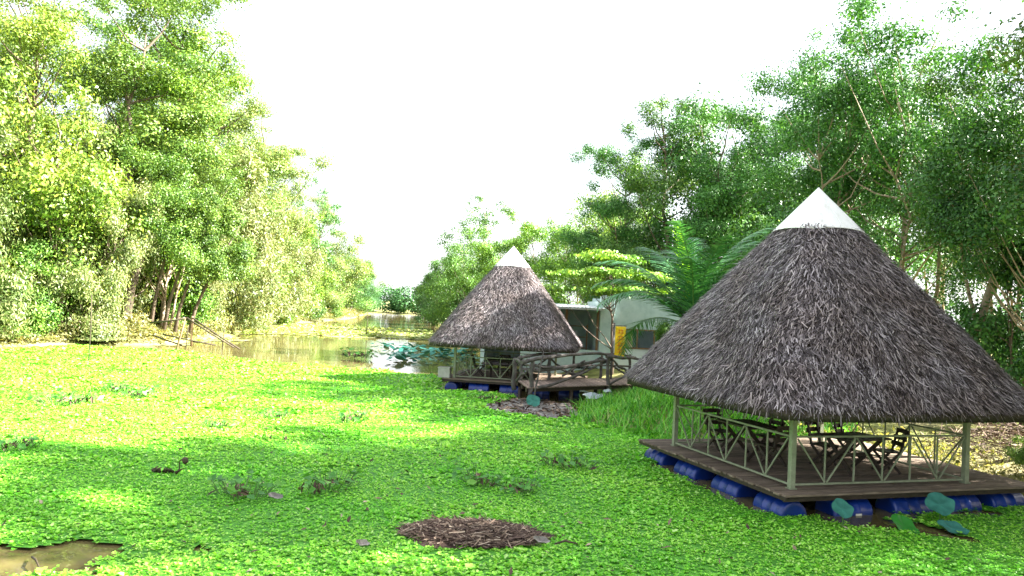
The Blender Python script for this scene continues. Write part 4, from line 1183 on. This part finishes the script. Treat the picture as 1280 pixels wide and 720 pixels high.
# ------------------------------------------------------------------ house
def house():
    o = thing('house', 'pale teal plastered house with tin roof between the two pavilions', 'house', (0.6, 40.0, 0))
    # local frame: x right along the front, y back; front wall plane y=0; floor at 0.65
    f0 = 0.65
    mb = MB()                                   # walls
    mb.box((1.0, 0.1, f0 + 0.20), (2.0, 0.2, 1.3))       # low wall under the left opening, hidden part
    mb.box((3.05, 0.1, f0 + 0.20), (2.1, 0.2, 1.3))
    mb.box((4.45, 0.05, 2.3), (0.7, 0.36, 4.4))          # pillar
    mb.box((4.1, 3.0, 2.1), (0.2, 5.6, 4.0))             # cross wall
    mb.box((9.0, 4.9, 2.2), (9.6, 0.2, 4.2))             # back
    mb.box((1.0, 4.9, 2.0), (6.0, 0.2, 3.8))
    mb.box((13.7, 2.5, 2.2), (0.2, 4.8, 4.2))
    mb.box((-2.0, 2.5, 2.0), (0.2, 4.8, 3.8))
    wl = mb.build('wall', M['wall'], o)
    mb = MB()                                   # right-hand front wall, around the window
    mb.box((9.3, 0.1, 0.95), (9.0, 0.2, 1.5))
    mb.box((10.85, 0.1, 2.2), (5.9, 0.2, 1.0))
    mb.box((4.98, 0.1, 2.2), (0.36, 0.2, 1.0))
    wf = mb.build('front_wall', M['wall_white'], o)
    mb = MB()
    mb.box((9.3, 0.1, 3.05), (9.0, 0.2, 0.7))
    mb._add([(4.8, 0.2, 3.4), (8.6, 0.2, 3.4), (6.4, 0.2, 4.75), (4.8, 0.2, 4.3), (4.8, 0.0, 3.4), (8.6, 0.0, 3.4), (6.4, 0.0, 4.75), (4.8, 0.0, 4.3)],
            [(0, 1, 2, 3), (7, 6, 5, 4), (1, 5, 6, 2), (2, 6, 7, 3), (3, 7, 4, 0)])
    mb.build('gable', M['wall'], o)
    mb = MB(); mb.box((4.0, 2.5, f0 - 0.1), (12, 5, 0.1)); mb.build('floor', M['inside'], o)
    # roofs: corrugated sheets
    def corr(x0, x1, y0, y1, z0, z1, name):
        n = int((x1 - x0) / 0.05)
        V, F = [], []
        for i in range(n + 1):
            x = x0 + (x1 - x0) * i / n
            dz = 0.018 * math.sin(2 * PI * x / 0.2)
            V += [(x, y0, z0 + dz), (x, y1, z1 + dz), (x, y0, z0 + dz - 0.02), (x, y1, z1 + dz - 0.02)]
        for i in range(n):
            a = i * 4
            F += [(a, a + 4, a + 5, a + 1), (a + 3, a + 7, a + 6, a + 2), (a + 2, a + 6, a + 4, a)]
        me = bpy.data.meshes.new(name); me.from_pydata(V, [], F); me.materials.append(M['tin']); me.update()
        return link(name, me, o)
    corr(-2.6, 4.25, -1.0, 2.6, 3.72, 3.86, 'roof')
    corr(-2.6, 4.25, 2.62, 5.4, 3.86, 3.7, 'roof')
    corr(4.85, 14.2, 0.3, 5.4, 4.5, 3.6, 'roof')
    mb = MB(); mb.box((0.8, -0.96, 3.66), (6.7, 0.05, 0.1)); mb.build('fascia', M['tin'], o)
    # veranda posts and opening frame
    for x in (-1.6, 1.0, 2.35, 4.0):
        mb = MB(); mb.box((x, 0.1, 2.55), (0.12, 0.12, 2.3)); mb.build('post', M['wood'], o)
    # window on the right
    wn = MB()
    for z in (1.72, 2.69): wn.box((6.5, 0.02, z), (2.8, 0.12, 0.07))
    for x in (5.18, 6.1, 7.0, 7.88): wn.box((x, 0.02, 2.2), (0.07, 0.1, 0.9))
    wn_o = wn.build('window_frame', M['wood'], o)
    mb = MB(); mb.box((5.75, 0.25, 2.15), (0.3, 0.03, 0.75)); mb.build('curtain', M['cream'], wn_o)
    mb = MB(); mb.box((7.45, -0.02, 2.36), (0.5, 0.03, 0.3), rot=Matrix.Rotation(0.5, 3, 'X')); mb.build('shutter', M['wood'], wn_o)
    # shelf with goods in the dim left room
    mb = MB()
    for z in (1.5, 2.1, 2.7): mb.box((2.6, 2.0, z), (2.2, 0.35, 0.04))
    for x in (1.55, 3.65): mb.box((x, 2.0, 1.75), (0.05, 0.33, 2.1))
    sh = mb.build('shelf', M['wood'], o)
    return o
house()
rr = random.Random(5)
# goods on the shelf and sill: small boxes and bottles
def goods():
    mk = [('red', 'red box on the dim shelf inside the house', (2.0 + 0.6, 42.0, 1.52)), ('cream', 'cream carton on the dim shelf inside the house', (3.2, 42.0, 1.52)), ('plastic', 'pale carton on the upper shelf inside the house', (3.6, 42.0, 2.12))]
    for m, lb, p in mk:
        mb = MB(); mb.box((0, 0, 0.16), (0.32, 0.24, 0.32)); mb.box((0, 0, 0.325), (0.33, 0.25, 0.02))
        o = mb.build('carton', M[m]); o.location = p; tag(o, lb, 'carton')
goods()
# yellow swallow-tailed banner with orange print, on a pole by the bridge
bo = thing('banner', 'yellow swallow-tailed banner with orange lettering hanging on the bridge post', 'banner', (4.55, 33.6, 0))
mb = MB(); mb.tube([(0, 0.05, 0.3), (0.02, 0.05, 1.5), (0.05, 0.05, 3.1)], [0.05, 0.045, 0.04], 8)
mb.bar((-0.1, 0.03, 2.98), (0.62, 0.03, 2.98), 0.03, 0.03)
mb.build('pole', M['log'], bo)
n = 10
V, F = [], []
for i in range(n + 1):
    for j in range(5):
        u_ = j / 4; z = 2.95 - 1.45 * i / n
        if i == n: z += 0.22 * (1 - abs(2 * u_ - 1))
        V.append((0.1 + 0.46 * u_, -0.02 + 0.03 * math.sin(i * 0.9 + u_ * 4), z))
for i in range(n):
    for j in range(4):
        a = i * 5 + j; F.append((a, a + 1, a + 6, a + 5))
me = bpy.data.meshes.new('cloth'); me.from_pydata(V, [], F); me.materials.append(M['banner']); me.update()
cl = link('cloth', me, bo)
mb = MB()
for k, z in enumerate((2.72, 2.44, 2.16, 1.88)):
    for (dx, dz, wx, wz) in ((0, 0.07, 0.22, 0.035), (0, -0.06, 0.26, 0.035), (-0.06 + 0.03 * (k % 2), 0, 0.035, 0.16), (0.07, 0.0, 0.035, 0.13)):
        mb.box((0.33 + dx, -0.062, z + dz), (wx, 0.004, wz))
mb.build('lettering', M['banner_ink'], cl)

# bamboo fence at the right edge
fo = thing('fence', 'low brown bamboo fence at the right edge behind the near roof', 'fence', (17.2, 27.0, 0.4), rad(-4))
mb = MB()
for i in range(60):
    mb.tube([(i * 0.11, rr.uniform(-.01, .01), -0.1), (i * 0.11 + rr.uniform(-.01, .01), 0, 1.15 + rr.uniform(-.06, .06))], 0.045, 6)
mb.build('pales', M['bamboo'], fo)
for z in (0.3, 0.95):
    mb = MB(); mb.bar((-0.05, -0.07, z), (6.6, -0.07, z), 0.04, 0.05); mb.build('rail', M['bamboo'], fo)

# ------------------------------------------------------------------ small things on the water
def straw_heap():
    r = np.random.default_rng(12)
    cx, cy = -0.42, 11.85
    V, F = [], []
    nr, na = 7, 36
    P = []
    for i in range(nr + 1):
        for j in range(na):
            a = 2 * PI * j / na; q = i / nr
            wob = 1 + 0.16 * math.sin(a * 3 + 1) + 0.10 * math.sin(a * 5) + 0.05 * math.sin(a * 9)
            P.append((1.10 * q * wob * math.cos(a), 0.62 * q * wob * math.sin(a), 0.03 + 0.13 * (1 - q ** 2) * (0.8 + 0.4 * r.uniform())))
    Fq = [(i * na + j, i * na + (j + 1) % na, (i + 1) * na + (j + 1) % na, (i + 1) * na + j) for i in range(nr) for j in range(na)]
    P = np.array(P)
    n = 2300
    a = r.uniform(0, 2 * PI, n); q = np.sqrt(r.uniform(0, 1, n))
    x = 1.12 * q * np.cos(a); y = 0.62 * q * np.sin(a); z = 0.04 + 0.14 * (1 - q ** 2) + r.uniform(0, 0.05, n)
    az = r.normal(0.15, 0.9, n) + (r.uniform(size=n) < 0.5) * PI
    D = unit(np.stack([np.cos(az), np.sin(az), r.normal(0, 0.22, n)], -1))
    Nn = unit(np.array([0, -0.35, 1.0]) + r.normal(0, 0.4, (n, 3))); Nn = unit(Nn - D * np.sum(Nn * D, 1, keepdims=True))
    Lg = r.uniform(0.08, 0.26, n) * np.where(r.uniform(size=n) < 0.12, 2.2, 1.0)
    S_, SF = strips(np.stack([x, y, z], -1) - D * Lg[:, None] / 2, D, Nn, Lg, r.uniform(0.008, 0.026, n), r.normal(0, .02, n), 2, 0.6, len(P))
    me = np_mesh('straw_heap', np.concatenate([P, S_]), np.concatenate([np.array(Fq), SF]), M['straw'])
    o = link('straw_heap', me); o.location = (cx, cy, 0)
    tag(o, 'flat brown heap of dead stalks lying on the green plants in front', 'plant heap')
straw_heap()

# grey mud patch with litter beside the bridge
r = np.random.default_rng(14)
xs = np.arange(-1.2, 2.9, 0.12); ys = np.arange(24.2, 30, 0.12)
X, Y = np.meshgrid(xs, ys)
Z = 0.01 + 0.05 * vnoise(X, Y, 0.5, 91) - 0.03 * (vnoise(X, Y, 0.9, 92) > 0.62)
k = inside(X[:-1, :-1] + 0.3 * (vnoise(X[:-1, :-1], Y[:-1, :-1], .5, 93) - .5), Y[:-1, :-1] + 0.6 * (vnoise(X[:-1, :-1], Y[:-1, :-1], .6, 94) - .5), HOLE3)
id_ = np.arange(X.size).reshape(X.shape)
F = np.stack([id_[:-1, :-1], id_[:-1, 1:], id_[1:, 1:], id_[1:, :-1]], -1)[k]
tag(link('mud', np_mesh('mud', np.stack([X, Y, Z], -1).reshape(-1, 3), F, M['mud'], smooth=True)), kind='structure')
n = 500
P = np.stack([r.uniform(-0.8, 2.6, n), r.uniform(24.8, 29.4, n), r.uniform(0.03, 0.12, n)], -1)
P = P[inside(P[:, 0], P[:, 1], HOLE3)]
V, Fq = leaf_quads(P, unit(r.normal(0, .35, P.shape) + np.array([0, 0, 1])), r.uniform(.1, .4, len(P)), r.uniform(.03, .14, len(P)), r)
tag(link('litter', np_mesh('litter', V, Fq, M['straw'])), 'dead leaves and stalks scattered on the grey mud by the footbridge', 'plant litter', kind='stuff')

def pad_mesh(rd, tiltcup=0.12, notch=True, seed=0):
    r = random.Random(seed)
    mb = MB(); nr, na = 5, 28
    vs = [(0, 0, -tiltcup * rd * 0.6)]
    for i in range(1, nr + 1):
        q = i / nr
        for j in range(na):
            a = 2 * PI * j / na
            wob = 1 + (0.05 * math.sin(a * 4 + seed) + 0.03 * math.sin(a * 7 + seed)) * q
            vs.append((rd * q * wob * math.cos(a), rd * q * wob * math.sin(a), tiltcup * rd * (q * q - 0.6) + 0.06 * rd * q * math.sin(a * 5 + seed)))
    fs = [(0, 1 + j, 1 + (j + 1) % na) for j in range(na)]
    for v_ in range(1, len(vs)):
        j = (v_ - 1) % na
        if j % 2: vs[v_] = (vs[v_][0], vs[v_][1], vs[v_][2] - 0.025 * rd * math.hypot(vs[v_][0], vs[v_][1]) / rd)
    for i in range(nr - 1):
        for j in range(na):
            fs.append((1 + i * na + j, 1 + (i + 1) * na + j, 1 + (i + 1) * na + (j + 1) % na, 1 + i * na + (j + 1) % na))
    mb._add(vs, fs, True)
    return mb
def lotus(x, y, z, rd, tilt, label, green=False, seed=0, group='lotus leaves by the pavilions'):
    o = thing('lotus_leaf', label, 'lotus leaf', (x, y, 0), 0, group)
    b = pad_mesh(rd, 0.14, seed=seed).build('blade', M['lotus_green' if green else 'lotus'], o)
    b.location = (0, 0, z); b.rotation_euler = tilt
    if z > 0.2:
        mb = MB(); mb.tube([(0.05, 0.08, -0.6), (0.03, 0.04, z * 0.5), (0, 0, z - 0.03)], 0.012, 6); mb.build('stalk', M['stem'], o)
lotus(5.95, 13.35, 0.36, 0.19, (0.75, 0.1, 0.05), 'teal lotus leaf in front of the corner of the near deck', seed=1)
lotus(8.05, 14.05, 0.36, 0.25, (0.62, -0.25, 0.1), 'large teal lotus leaf standing before the front railing, highest of the lotus leaves', seed=2)
lotus(7.05, 13.35, 0.12, 0.24, (0.55, 0.3, 0.0), 'bright green lotus leaf tilted over the dark gap in the plants', True, 3)
lotus(7.95, 13.45, 0.10, 0.24, (0.25, 0.05, 0.1), 'flat teal lotus leaf lying at the right end of the dark gap', seed=4)
lotus(0.95, 27.2, 0.28, 0.26, (0.8, 0.1, 0.1), 'round teal lotus leaf on the mud beside the footbridge', seed=5)

# water-hyacinth clumps standing out of the mat
HY = {}
def hyacinth(x, y, s, seed, label):
    if seed not in HY:
        r = np.random.default_rng(300 + seed)
        mb = MB(); VV, FF = [], []; bb = 0
        n = 32
        a = r.uniform(0, 2 * PI, n); q = np.sqrt(r.uniform(0, 1, n)) * 0.40
        P = np.stack([q * np.cos(a) * 1.2, q * np.sin(a) * 0.7, np.full(n, 0.02)], -1)
        tilt = r.uniform(0.15, 1.0, n)
        D = np.stack([np.cos(a) * np.sin(tilt), np.sin(a) * np.sin(tilt), np.cos(tilt)], -1)
        hgt = r.uniform(0.10, 0.30, n)
        for i in range(n):
            e = P[i] + D[i] * hgt[i]
            mb.tube([P[i], (P[i] + e) / 2 + np.array([0, 0, 0.015]), e], [0.009, 0.008, 0.005], 5, caps=False)
        tips = P + D * hgt[:, None]
        Nn = unit(D * 0.4 + np.array([0, 0, 0.7]) + r.normal(0, 0.35, (n, 3)))
        V, Fq = leaf_quads(tips, Nn, r.uniform(0.11, 0.2, n), r.uniform(0.09, 0.15, n), r)
        # dead dark leaves low down
        m = 26
        P2 = np.stack([r.normal(0, 0.2, m), r.normal(0, 0.14, m), r.uniform(0.05, 0.12, m)], -1)
        V2, F2 = leaf_quads(P2, unit(r.normal(size=(m, 3)) + np.array([0, 0, .6])), r.uniform(.08, .22, m), r.uniform(.03, .08, m), r)
        me = bpy.data.meshes.new('hyacinth_clump')
        k1 = len(mb.v); k2 = k1 + len(V)
        fs = list(mb.f) + [tuple(int(q) + k1 for q in f) for f in Fq] + [tuple(int(q) + k2 for q in f) for f in F2]
        me.from_pydata([tuple(map(float, q)) for q in mb.v] + V.tolist() + V2.tolist(), [], fs)
        for m_ in ('stem', 'hyacinth', 'straw'): me.materials.append(M[m_])
        me.polygons.foreach_set('material_index', np.array([0] * len(mb.f) + [1] * len(Fq) + [2] * len(F2), dtype=np.int32)); me.update()
        HY[seed] = me
    o = link('hyacinth_clump', HY[seed]); o.location = (x, y, 0.04); o.rotation_euler = (0, 0, seed * 1.3 + x)
    o.scale = (1.05 * s, 1.05 * s, 1.05 * s)
    tag(o, label, 'water plant', 'hyacinth clumps on the mat')
for x, y, s, sd_, lb in [
 (-13.05, 22.75, 1.5, 1, 'wide hyacinth clump in the sunlit plants at the left'),
 (-13.4, 26.2, 1.2, 2, 'hyacinth clump further back in the sunlit plants, left of another'),
 (-12.1, 25.0, 1.2, 3, 'hyacinth clump in the sunlit plants, right of its two neighbours'),
 (-4.4, 22.3, 1.3, 2, 'tall leafy hyacinth clump where sun and shade meet, straight below the far pavilion'),
 (-4.55, 13.4, 1.15, 3, 'hyacinth clump with dark dead leaves, shaded, right of the dry seed head'),
 (-3.25, 14.2, 1.15, 1, 'hyacinth clump with one upright leaf, left of the dead stalk heap'),
 (-0.44, 15.2, 1.0, 2, 'hyacinth clump behind the dead stalk heap, left one of two'),
 (0.35, 14.75, 0.9, 3, 'hyacinth clump behind the dead stalk heap, right one of two'),
 (1.5, 17.2, 1.15, 1, 'hyacinth clump in the shade left of the near pavilion floats'),
 (-6.7, 22.2, 0.9, 3, 'small hyacinth clump in the middle of the sun patch'),
 (-0.9, 28.8, 0.9, 1, 'small hyacinth clump just in front of the far pavilion floats'),
 (-10.4, 16.5, 1.1, 2, 'flat hyacinth clump in the sunlit plants near the left edge'),
 (-7.6, 20.2, 0.8, 1, 'low hyacinth clump at the shadow tip in the sunlit plants'),
 ]:
    hyacinth(x, y, s, sd_, lb)
# dead leaves and brown scraps scattered over the mat
r = np.random.default_rng(77); n = 1500
x = r.uniform(-22, 12, n); y = 8 + 30 * r.uniform(0, 1, n) ** 1.3
k = mat_mask(x, y) & (vnoise(x, y, 3.0, 78) > 0.42) if not FARON[0] else inside(x, y, NEAR) & (vnoise(x, y, 3.0, 78) > 0.42)
for h_ in (HOLE1, HOLE2, HOLE3, HUT1, HUT2): k &= ~inside(x, y, h_)
P = np.stack([x[k], y[k], np.full(k.sum(), 0.085)], -1)
V, Fq = leaf_quads(P, unit(r.normal(0, .4, P.shape) + np.array([0, 0, 1])), r.uniform(.06, .2, len(P)), r.uniform(.03, .07, len(P)), r)
tag(link('dead_leaves', np_mesh('dead_leaves', V, Fq, M['straw'])), 'dead brown leaves scattered over the green water plants', 'dead leaves', kind='stuff')
# dry seed head
o = thing('seed_head', 'dark dry lotus seed head on a bent stalk among the plants', 'dry plant', (-6.35, 14.9, 0))
mb = MB(); mb.tube([(0, 0, 0), (0.05, 0, 0.14), (0.04, 0, 0.26), (0.12, 0, 0.34)], [0.014, 0.012, 0.011, 0.01], 6); mb.build('stalk', M['dark_stem'], o)
mb = MB(); mb.tube([(0.12, 0, 0.35), (0.14, 0, 0.32), (0.16, 0, 0.25), (0.16, 0, 0.22)], [0.02, 0.06, 0.055, 0.015], 9); mb.build('pod', M['dark_stem'], o)
mb = MB()
for i in range(9):
    a = rr.uniform(0, 6.28); mb.tube([(-0.5 + i * 0.06, rr.uniform(-.05, .05), 0.05), (-0.46 + i * 0.06 + 0.12 * math.cos(a), 0.08 * math.sin(a), 0.14)], [0.035, 0.01], 5)
mb.build('dead_leaf', M['dark_stem'], o)

# small scraps
for i, (x, y, a, m, lb) in enumerate([(0.62, 11.45, 0.3, 'mud', 'pale curled leaf right of the dead stalk heap'), (-1.95, 10.9, 1.0, 'mud', 'pale withered leaf left of the dead stalk heap'), (-3.9, 13.2, 0.1, 'mud', 'grey withered leaf beside the shaded hyacinth clump')]):
    mb = pad_mesh(0.11, 0.5, seed=i + 9); o = mb.build('withered_leaf', M[m]); o.location = (x, y, 0.13); o.rotation_euler = (0.5, 0.2, a); o.scale = (1.2, .6, 1)
    tag(o, lb, 'leaf', 'withered leaves on the mat')
mb = MB(); mb.tube([(0, 0, 0), (0.16, 0.02, 0.05), (0.34, -0.04, 0.03)], [0.012, 0.02, 0.01], 6)
o = mb.build('twig', M['dark_stem']); o.location = (0.82, 11.4, 0.1); tag(o, 'short dark twig right of the dead stalk heap', 'twig')
mb = MB(); mb.tube([(0, 0, 0), (0.2, -0.25, 0.06), (0.42, -0.5, 0.02)], [0.015, 0.014, 0.01], 6)
o = mb.build('twig', M['dark_stem']); o.location = (-6.05, 9.95, 0.05); tag(o, 'thin twig sticking into the brown pool at the bottom left', 'twig')
# crumpled plastic by the bridge
mb = MB(); r_ = random.Random(3); na = 14
vs = [(0, 0, 0.16)]
for i in (1, 2, 3):
    for j in range(na):
        a = 2 * PI * j / na; q = i / 3
        vs.append((0.42 * q * math.cos(a) * r_.uniform(.8, 1.2), 0.3 * q * math.sin(a) * r_.uniform(.8, 1.2), 0.16 * (1 - q) + r_.uniform(-.04, .08)))
fs = [(0, 1 + j, 1 + (j + 1) % na) for j in range(na)]
for i in range(2):
    for j in range(na): fs.append((1 + i * na + j, 1 + (i + 1) * na + j, 1 + (i + 1) * na + (j + 1) % na, 1 + i * na + (j + 1) % na))
mb._add(vs, fs); o = mb.build('plastic_sack', M['plastic']); o.location = (3.25, 28.6, 0.36); tag(o, 'crumpled pale plastic sack on the shore under the footbridge', 'sack')
o2 = o.copy(); COL.objects.link(o2); o2.location = (3.9, 29.6, 0.45); o2.rotation_euler = (0, 0, 2); o2.scale = (.6, .6, .8); o2['label'] = 'small pale plastic scrap beside the dark bridge post'

# poles and broken frame by the left bank
def pole(x, y, top, r, lb, lean=(0.0, 0.0)):
    mb = MB(); mb.tube([(0, 0, -0.6), (lean[0] * .45 + .03, lean[1] * .5, top * .5), (lean[0], lean[1], top)], [r, r * .9, r * .7], 7)
    o = mb.build('pole', M['dark_stem']); o.location = (x, y, 0); tag(o, lb, 'pole', 'thin poles standing in the water')
pole(-19.7, 35.8, 3.2, 0.03, 'thin tall dark pole standing in the plants at the left', (-0.05, 0))
pole(-14.05, 74.7, 2.6, 0.045, 'thin pole standing far out in the open water')
pole(-19.95, 47.0, 1.35, 0.03, 'short pale pole left of the broken wooden frame', (0.1, 0))
pole(-17.9, 47.5, 1.5, 0.035, 'short pole right of the broken wooden frame', (0.1, 0))
fr = thing('wooden_frame', 'broken wooden jetty frame with slanting rails at the left shore', 'wooden frame', (-19.6, 44.6, 0))
for a, b, rd, nm in [((0, 0, -.5), (0.55, 0.1, 2.0), 0.055, 'post'), ((0.75, 0.6, 0.3), (0.72, 0.6, 2.1), 0.06, 'post'), ((0.5, 0.0, 1.95), (-1.6, 0.2, 1.6), 0.05, 'rail'),
                     ((0.6, 0.1, 2.0), (3.3, 0.6, 0.35), 0.05, 'rail'), ((0.75, 0.5, 2.0), (3.5, 1.0, 0.25), 0.05, 'rail'), ((-0.9, 0.4, 0.95), (2.2, 0.6, 0.45), 0.045, 'rail'), ((-1.5, 0.5, 0.85), (0.2, 0.6, 0.35), 0.045, 'rail')]:
    mb = MB(); mb.tube([a, ((a[0] + b[0]) / 2, (a[1] + b[1]) / 2, (a[2] + b[2]) / 2 - .03), b], rd, 7); mb.build(nm, M['dark_stem'] if nm == 'rail' else M['wood'], fr)

# lily pads in the open water
r = np.random.default_rng(21)
V, F = [], []
mb = MB()
for i in range(190):
    u_ = r.uniform(); x = -9.5 + 7.0 * u_ + r.normal(0, 0.5); y = 57 + r.normal(0, 1.8) - 6 * u_
    if i > 150: x = -6 + r.normal(0, 1.2); y = 47 + r.normal(0, 1.5)
    rd = r.uniform(0.12, 0.3); z = r.uniform(0.03, 0.35); tx, ty = r.normal(0, .25, 2)
    vs = [(x, y, z)] + [(x + rd * math.cos(a), y + rd * math.sin(a), z + rd * (tx * math.cos(a) + ty * math.sin(a)) + .04) for a in np.linspace(0, 2 * PI, 11)[:-1]]
    mb._add(vs, [(0, 1 + j, 1 + (j + 1) % 10) for j in range(10)], True)
tag(mb.build('lily_pads', M['lotus']), 'crowd of blue-green lily pads on the open water left of the far pavilion', 'lily pads', kind='stuff')
hyacinth(-9.2, 46.0, 2.0, 2, 'dark floating clump alone in the bright open water')
# brush heap on the right bank beside the near pavilion
r = np.random.default_rng(23); n = 1500
P = np.stack([r.normal(0, 0.9, n), r.normal(0, 0.9, n), np.zeros(n)], -1)
P[:, 2] = 0.75 * np.exp(-(P[:, 0] ** 2 + P[:, 1] ** 2) / 1.3) * r.uniform(0.2, 1, n)
az = r.uniform(0, 2 * PI, n); D = unit(np.stack([np.cos(az), np.sin(az), r.normal(0, .35, n)], -1))
Nn = unit(np.cross(D, r.normal(size=(n, 3))))
V, Fq = strips(P, D, Nn, r.uniform(.15, .6, n), r.uniform(.01, .03, n), r.normal(0, .05, n), 2, .5)
o = link('brush_heap', np_mesh('brush_heap', V, Fq, M['straw'])); o.location = (13.0, 20.0, 0.5); tag(o, 'brown heap of dead brush on the bank behind the right post', 'brush heap')
